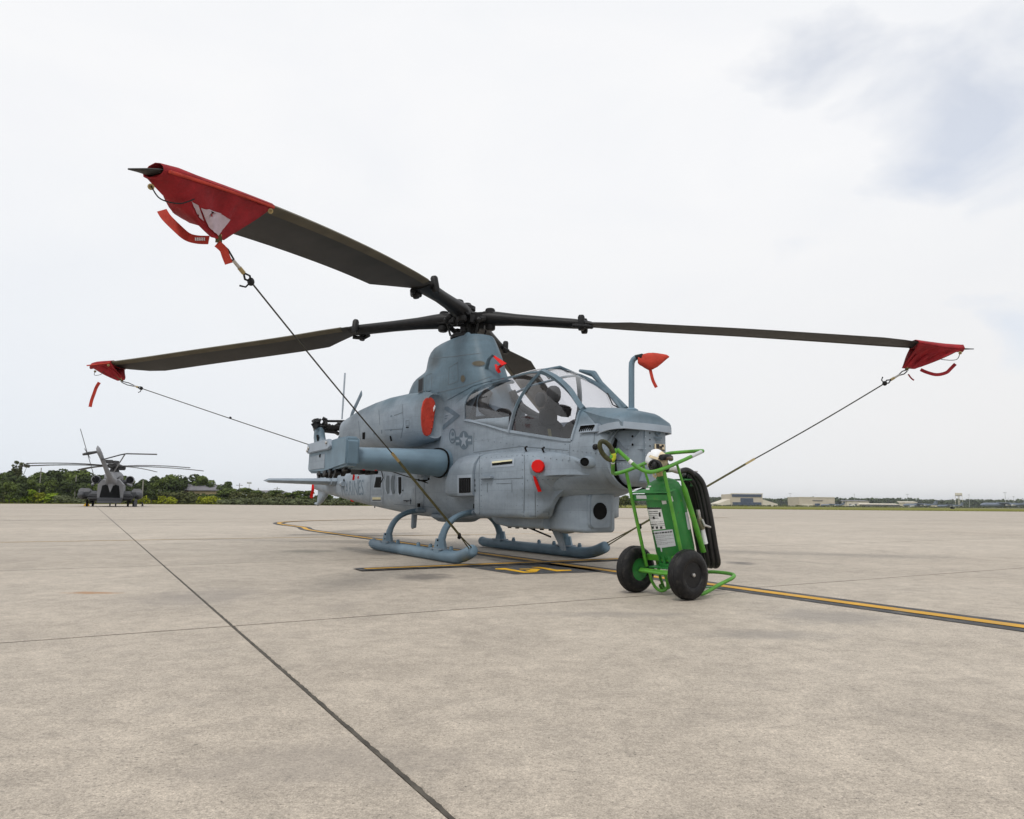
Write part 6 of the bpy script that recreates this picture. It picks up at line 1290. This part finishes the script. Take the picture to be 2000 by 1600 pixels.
# ---- houses behind the bushes on the left
SHNG = mat('grey_shingles', (.16, .155, .17), .85, .15, 1); TANW = mat('tan_wall', (.56, .44, .24), .8, .08, 1); HANG = mat('hangar_beige', (.50, .44, .36), .8, .06, .2); HANGL = mat('hangar_cream', (.60, .55, .46), .8, .06, .2); NAVY = mat('hangar_door_blue', (.045, .065, .11), .6, .15, .3); GLASSD = mat('dark_window', (.03, .04, .05), .2, .1)
def wpt(px, Y): q = at(px, 984 + .008 * (px - 1000), Y); return Vector((q.x, q.y, 0))
def house(px0, px1, Y, eave, ridge, label, wins, hip0=.28, depth=14, porch=None):
    a, b_ = wpt(px0, Y), wpt(px1, Y); o = thing('house', label, 'house', a); L_ = (b_ - a).length
    MB().box((L_ / 2, depth / 2, eave / 2), (L_, depth, eave)).obj('wall', TANW, o, smooth=0)
    e = .6
    MB().add([(-e, -e, eave), (L_ + e, -e, eave), (L_ + e, depth + e, eave), (-e, depth + e, eave), (L_ * hip0 * .2, depth / 2, ridge), (L_ * (1 - hip0), depth / 2, ridge), (-e, -e, eave - .25), (L_ + e, -e, eave - .25), (L_ + e, depth + e, eave - .25), (-e, depth + e, eave - .25)], [(0, 1, 5, 4), (1, 2, 5), (2, 3, 4, 5), (3, 0, 4), (6, 9, 8, 7), (0, 6, 7, 1), (1, 7, 8, 2), (2, 8, 9, 3), (3, 9, 6, 0)]).obj('roof', SHNG, o, smooth=0)
    for x, w_, z, h_ in wins:
        f_ = MB().box((x * L_, -.04, z), (w_ + .3, .12, h_ + .3)).obj('window', HANGL, o, smooth=0); MB().box((x * L_, -.12, z), (w_, .06, h_)).obj('pane', GLASSD, f_, smooth=0)
    if porch: MB().loft([[(porch * L_ - 1.4, -1.4, eave - .1), (porch * L_ + 1.4, -1.4, eave - .1), (porch * L_, -1.4, eave + 1.8)], [(porch * L_ - 1.4, depth * .3, eave - .1), (porch * L_ + 1.4, depth * .3, eave - .1), (porch * L_, depth * .3, eave + 1.8)]]).obj('dormer', SHNG, o, smooth=0)
    return o
Yh = 215
house(333, 437, Yh, topz(380, 957, Yh), topz(380, 941, Yh + 7), 'long tan house with a grey hipped roof behind yellow green bushes', [(.15, 1.3, 2.3, 1.3), (.42, 1.3, 2.3, 1.3), (.82, 2.4, 2.0, 1.5)], .55, porch=.25)
house(283, 316, Yh + 6, topz(300, 961, Yh), topz(300, 953.5, Yh), 'low tan house end with a flat grey roof left of the larger house', [(.3, 1, 1.8, 1)], .2)
house(488, 552, 300, topz(520, 964, 300), topz(520, 957.5, 300), 'far low roof showing just above the bush tops', [(.5, 1.5, 2, 1)], .2)
p = wpt(38, 205); o = thing('shed', 'pale shed wall glimpsed between trees at far left', 'shed', p); MB().box((0, 0, 4.2), (2.6, 3, 3.6)).obj('wall', HANG, o, smooth=0); MB().prism([(-1.6, -1.7, 6), (1.6, -1.7, 6), (0, -1.7, 7)], (0, 3.4, 0)).obj('roof', SHNG, o, smooth=0)
# ---- poles on the left
POLE = mat('grey_wood_pole', (.24, .23, .21), .85, .15, 3); GALV = mat('galvanised_mast', (.42, .43, .44), .5, .08, 2)
def pole(px, py, Y, label, arm=True, kind='utility_pole', r_=.14, g=None):
    h_ = topz(px, py, Y); o = thing(kind, label, 'pole', wpt(px, Y), 0, g); MB().tube([(0, 0, 0), (0, 0, h_)], [r_, r_ * .7], 8).obj('shaft', POLE, o)
    if arm: MB().box((0, 0, h_ - .6), (2.0, .12, .14)).obj('crossarm', POLE, o, smooth=0); MB().lathe((.45, 0, h_ - 2.2), (0, 0, 1), [(.2, 0), (.22, .1), (.22, .8), (0, .9)], 8).obj('transformer', POLE, o)
    return o
pole(75, 914, 178, 'thin grey pole in front of the wood at left', False); pole(145, 928, 178, 'thin grey pole just left of the distant cargo helicopter', False); pole(277, 938, 178, 'short grey pole right of the distant cargo helicopter', False, r_=.2)
pole(466, 944, 215, 'utility pole with crossarm and transformer above the bushes, left one'); pole(540, 951, 240, 'utility pole with crossarm near the stabiliser tip'); pole(503, 953, 230, 'short bare pole between two utility poles', False)
def mast(px, py, Y, label, wid=3.2):
    h_ = topz(px, py, Y); o = thing('light_mast', label, 'light mast', wpt(px, Y), 0, 'tall light masts'); MB().tube([(0, 0, 0), (0, 0, h_)], [.022 * h_ ** .9, .012 * h_ ** .9], 8).obj('shaft', GALV, o)
    MB().box((0, 0, h_ - .5), (wid, .5, .35)).obj('crossbar', GALV, o, smooth=0)
    for k in (-1, 0, 1): MB().box((k * wid * .36, -.3, h_ - .1), (wid * .2, .6, .7)).obj('floodlight', GALV, o, smooth=0)
mast(485, 942.5, 400, 'light mast between utility poles above the left bushes', 2.4)
# ---- right: hangars, tower, parked transports, wood
YH = 950
def bldg(px0, px1, pyt, Y, name, label, cat='hangar', depth=45, m=HANG):
    a, b_ = wpt(px0, Y), wpt(px1, Y); o = thing(name, label, cat, a); L_ = b_.x - a.x; return o, L_, (lambda py, q=None: topz((px0 + px1) / 2, py, Y))
o, L_, Z = bldg(1428, 1490, 965, YH, 'hangar', 'beige hangar with dark blue doors and sloping side wings')
MB().box((L_ / 2, 22, Z(965.3) / 2), (L_, 44, Z(965.3))).obj('wall', HANG, o, smooth=0)
MB().box((L_ * .5, -.3, (Z(965.6) + Z(970.8)) / 2), (L_ * .93, .6, Z(965.6) - Z(970.8))).obj('window_band', NAVY, o, smooth=0)
MB().box((L_ * .5, -.3, (Z(973) + Z(981)) / 2), (L_ * .40, .6, Z(973) - Z(981))).obj('upper_door', NAVY, o, smooth=0)
for k in range(6): MB().box((L_ * (.12 + .152 * k), -.4, Z(981) / 2 - .1), (L_ * .146, .8, Z(981))).obj('door', NAVY, o, smooth=0)
MB().box((L_ * .5, -.5, Z(964.6) + .2), (L_ * 1.02, 1.0, .9)).obj('parapet', HANGL, o, smooth=0)
for sg, x0, x1 in ((-1, 0, -(wpt(1428, YH).x - wpt(1403, YH).x)), (1, L_, L_ + wpt(1520, YH).x - wpt(1490, YH).x)):
    MB().prism([(x0, 2, 0), (x1, 2, 0), (x1, 2, Z(984)), (x0, 2, Z(975))], (0, 36, 0)).obj('side_wing', HANGL, o, smooth=0)
o, L_, Z = bldg(1561, 1631, 971.5, YH + 30, 'hangar', 'plain flat roofed beige hangar with a small dark doorway')
MB().box((L_ / 2, 20, Z(972) / 2), (L_, 40, Z(972))).obj('wall', HANG, o, smooth=0); MB().box((L_ / 2, 20, Z(972) + .3), (L_ * 1.01, 41, .8)).obj('parapet', HANGL, o, smooth=0)
MB().box((L_ * .505, -.2, Z(983.5) / 2), (L_ * .14, .5, Z(983.5))).obj('door', NAVY, o, smooth=0); MB().box((L_ * .52, -.3, Z(977.5)), (L_ * .28, 1.0, .8)).obj('canopy', SHNG, o, smooth=0)
MB().box((L_ * .22, -.2, Z(985) / 2), (L_ * .30, .4, Z(984))).obj('door_panel', HANGL, o, smooth=0)
for a_, b_, t_, Y, lb, m1, m2 in ((1655, 1698, 977, 1000, 'pale low building with a dark roof behind parked transports', HANGL, SHNG), (1690, 1758, 983.5, 960, 'long low shed with a grey roof at the field edge', SHNG, HANGL), (1768, 1792, 979.5, 1000, 'small cream building in front of the far wood', HANGL, HANGL)):
    o, L_, Z = bldg(a_, b_, t_, Y, 'low_building', lb, 'building')
    MB().box((L_ / 2, 8, Z(t_ + 2) / 2), (L_, 16, Z(t_ + 2))).obj('wall', m1, o, smooth=0); MB().prism([(-1, -1, Z(t_ + 2)), (L_ + 1, -1, Z(t_ + 2)), (L_ * .94, 8, Z(t_)), (L_ * .06, 8, Z(t_))], (0, 16, 0)).obj('roof', m2, o, smooth=0)
    for k in range(4): MB().box((L_ * (.14 + .24 * k), -.1, Z(t_ + 6) / 2), (L_ * .1, .3, Z(t_ + 6) * .6)).obj('window', NAVY, o, smooth=0)
# water tower
Yw = 1150; zt_, zb_ = topz(1874, 963, Yw), topz(1874, 968.2, Yw); o = thing('water_tower', 'pale water tower on four legs above the far right wood', 'water tower', wpt(1874, Yw)); rw = (wpt(1880, Yw).x - wpt(1868, Yw).x) / 2
MB().lathe((0, 0, zb_), (0, 0, 1), [(rw * .9, 0), (rw, .4), (rw, zt_ - zb_ - .5), (rw * .92, zt_ - zb_)], 20).obj('tank', HANGL, o); MB().lathe((0, 0, zb_ - .6), (0, 0, 1), [(rw * 1.02, 0), (rw * 1.02, .5)], 20).obj('balcony', SHNG, o)
for x, y in ((-1, -1), (1, -1), (-1, 1), (1, 1), (0, 0)): MB().tube([(x * rw * .75, y * rw * .75, 0), (x * rw * .68, y * rw * .68, zb_)], .22 if x else .35, 8).obj('leg' if x else 'riser', HANGL, o)
for px, py, Y, w_, lb in ((1544, 964, 1200, 4.5, 'faint light mast between the two beige hangars'), (1670, 965, 1200, 2.2, 'thin light mast right of the flat hangar'), (1773.5, 965.5, 1200, 4.5, 'light mast above the small cream building'), (1894, 966.5, 1200, 2.5, 'light mast just right of the water tower'), (1965, 962, 1100, 4.8, 'tallest light mast near the right frame edge'), (1981, 970, 1100, 2.4, 'shorter light mast at the right frame edge')): mast(px, py, Y, lb, w_)
# parked grey transports, seen side on
TGR = mat('transport_grey', (.14, .17, .23), .5, .1, .2); TGL = mat('transport_pale', (.60, .60, .60), .5, .08, .2)
def jet(px0, px1, Y, label, tail_px, flip=1):
    a, b_ = wpt(px0, Y), wpt(px1, Y); L_ = b_.x - a.x; o = thing('transport_plane', label, 'airplane', a, 0, 'grey transport planes parked far away'); r_ = L_ * .040
    MB().loft([[(x * L_, r_ * k * math.cos(t), r_ * 1.75 + dz * r_ + r_ * k * math.sin(t)) for t in np.linspace(0, 2 * PI, 13)[:-1]] for x, k, dz in ((0, .25, -.2), (.03, .7, -.1), (.10, 1, 0), (.68, 1, 0), (.88, .55, .4), (1, .12, .75))]).obj('fuselage', TGR, o, smooth=60)
    MB().loft([[(x0 * L_, y, z), (x1 * L_, y, z), (x1 * L_, y, z + .5), (x0 * L_, y, z + .8)] for y, x0, x1, z in ((-L_ * .45, .58, .63, r_ * 2.2), (0, .34, .56, r_ * 2.7), (L_ * .45, .58, .63, r_ * 2.2))]).obj('wing', TGR, o, smooth=20)
    MB().prism([(.86 * L_, -.4, r_ * 2.6), (.98 * L_, -.4, r_ * 2.6), (1.02 * L_, -.4, r_ * 5.3), (.95 * L_, -.4, r_ * 5.3)], (0, .8, 0)).obj('tail_fin', TGR, o, smooth=0)
    MB().loft([[(x0 * L_, y, r_ * 5.3), (x1 * L_, y, r_ * 5.3), (x1 * L_, y, r_ * 5.4), (x0 * L_, y, r_ * 5.45)] for y, x0, x1 in ((-L_ * .13, 1.01, 1.05), (0, .93, 1.03), (L_ * .13, 1.01, 1.05))]).obj('tailplane', TGR, o, smooth=20)
    for y in (-.24, -.13, .13, .24): MB().lathe((.38 * L_ + abs(y) * L_ * .35, y * L_, r_ * 1.6), (1, 0, 0), [(r_ * .35, 0), (r_ * .42, r_ * .4), (r_ * .38, r_ * 1.6), (r_ * .15, r_ * 2.2)], 10).obj('engine', TGL if y < 0 else TGR, o)
    for x in (.12, .46, .52): MB().lathe((x * L_, -.6, .6), (0, 1, 0), [(.6, 0), (.6, 1.2)], 10).obj('wheel', RUBBER, o); MB().tube([(x * L_, 0, .6), (x * L_, 0, r_)], .3, 6).obj('gear_leg', TGR, o)
    return o
jet(1603, 1650, 870, 'grey transport plane parked before the flat roofed hangar', 0); jet(1764, 1832, 930, 'grey transport plane parked left of the water tower', 0); jet(1830, 1882, 960, 'grey transport plane with its tail under the water tower', 0); jet(1915, 2012, 880, 'largest grey transport plane cut by the right frame edge', 0)
for px, w_, h_, Y, lb, m_ in ((1667, 7, 3, 860, 'small white van at the field edge beside the long shed', TGL), (1783, 5, 2.4, 820, 'small pale vehicle before the parked transports', TGL), (1826, 7, 2.6, 820, 'low pale vehicle below the grey transports', HANGL), (1384, 8, 3.2, 820, 'white van behind the hose of the green extinguisher', TGL)):
    o = thing('service_van', lb, 'van', wpt(px, Y)); MB().prism([(-w_ / 2, 0, .5), (w_ / 2, 0, .5), (w_ / 2, 0, h_ * .55), (w_ * .3, 0, h_), (-w_ / 2, 0, h_)], (0, 2.2, 0)).obj('body', m_, o, bevel=.15)
    for x in (-.3, .3): MB().lathe((x * w_, -.1, .45), (0, 1, 0), [(.45, 0), (.45, 2.4)], 10).obj('wheel', RUBBER, o)
o = thing('runway_marker', 'small black box marker standing in the grass on the right', 'marker', wpt(1859, 300)); MB().box((0, 0, .55), (1.0, .5, .9)).obj('case', BLACK, o, bevel=.05); MB().box((.9, .1, .4), (.5, .4, .6)).obj('case', DG, o, bevel=.05)
# strip of runway in the field and the far wood
a, b_ = wpt(1863, 640), wpt(1905, 640)
tag(MB().add([(a.x, 560, .01), (b_.x + 90, 560, .01), (b_.x + 90, 690, .01), (a.x, 690, .01)], [(0, 1, 2, 3)]).obj('runway', FARC, smooth=0), kind='structure')
mass('far_wood', [wp(1200, 1350, 12, 60), wp(1390, 1350, 15, 60), wp(1420, 1350, 17, 60), wp(1470, 1350, 14, 60), wp(1560, 1350, 15, 60), wp(1620, 1350, 17, 60), wp(1700, 1350, 15, 60), wp(1740, 1350, 17, 60), wp(1800, 1350, 15, 60), wp(1900, 1350, 14, 60), wp(1950, 1350, 16, 60), wp(2080, 1350, 17, 60)], 26000, 2.0, 'dark', 5)
mass('far_wood', [wp(300, 1350, 10, 60), wp(640, 1300, 9, 60), wp(900, 1350, 12, 60), wp(1200, 1350, 12, 60)], 9000, 2.2, 'dark', 6)
mass('field_weeds', [wp(1200, 760, 1.2, 8), wp(1500, 780, 1.6, 8), wp(1760, 780, 1.4, 8), wp(2080, 780, 1.3, 8)], 2500, .7, 'olive', 7)
# grass blades along the apron edge so that the border is not a ruled line
def tufts(seed, n):
    r = random.Random(seed); v, f = [], []
    segs = list(zip(outer[2:-2], outer[3:-1]))
    for i in range(n):
        a_, b_ = r.choice(segs); t = r.random(); p = Vector((lerp(a_[0], b_[0], t), lerp(a_[1], b_[1], t) + abs(r.gauss(0, 3)), -.02)); h_ = r.uniform(.06, .22); w_ = r.uniform(.05, .18); k = len(v)
        v += [(p.x - w_, p.y, p.z), (p.x + w_, p.y, p.z), (p.x + r.gauss(0, .05), p.y, p.z + h_)]; f.append((k, k + 1, k + 2))
    me = bpy.data.meshes.new('grass_tufts'); me.from_pydata(v, [], f); me.materials.append(GRASS); o = bpy.data.objects.new('grass_tufts', me); COL.objects.link(o); o['kind'] = 'stuff'
tufts(9, 9000)

# ================================================================ air: thin even haze round everything
hzm = bpy.data.materials.new('haze_air'); hzm.use_nodes = True; hn = hzm.node_tree; hn.nodes.clear()
ho = hn.nodes.new('ShaderNodeOutputMaterial'); hv_ = hn.nodes.new('ShaderNodeVolumePrincipled'); hv_.inputs['Color'].default_value = (.86, .91, .97, 1); hv_.inputs['Density'].default_value = HAZE; hv_.inputs['Anisotropy'].default_value = .2
hn.links.new(hv_.outputs[0], ho.inputs['Volume'])
tag(MB().box((0, 4350, 34), (13000, 9700, 70.2)).obj('haze', hzm, smooth=0, fix=True), kind='stuff')
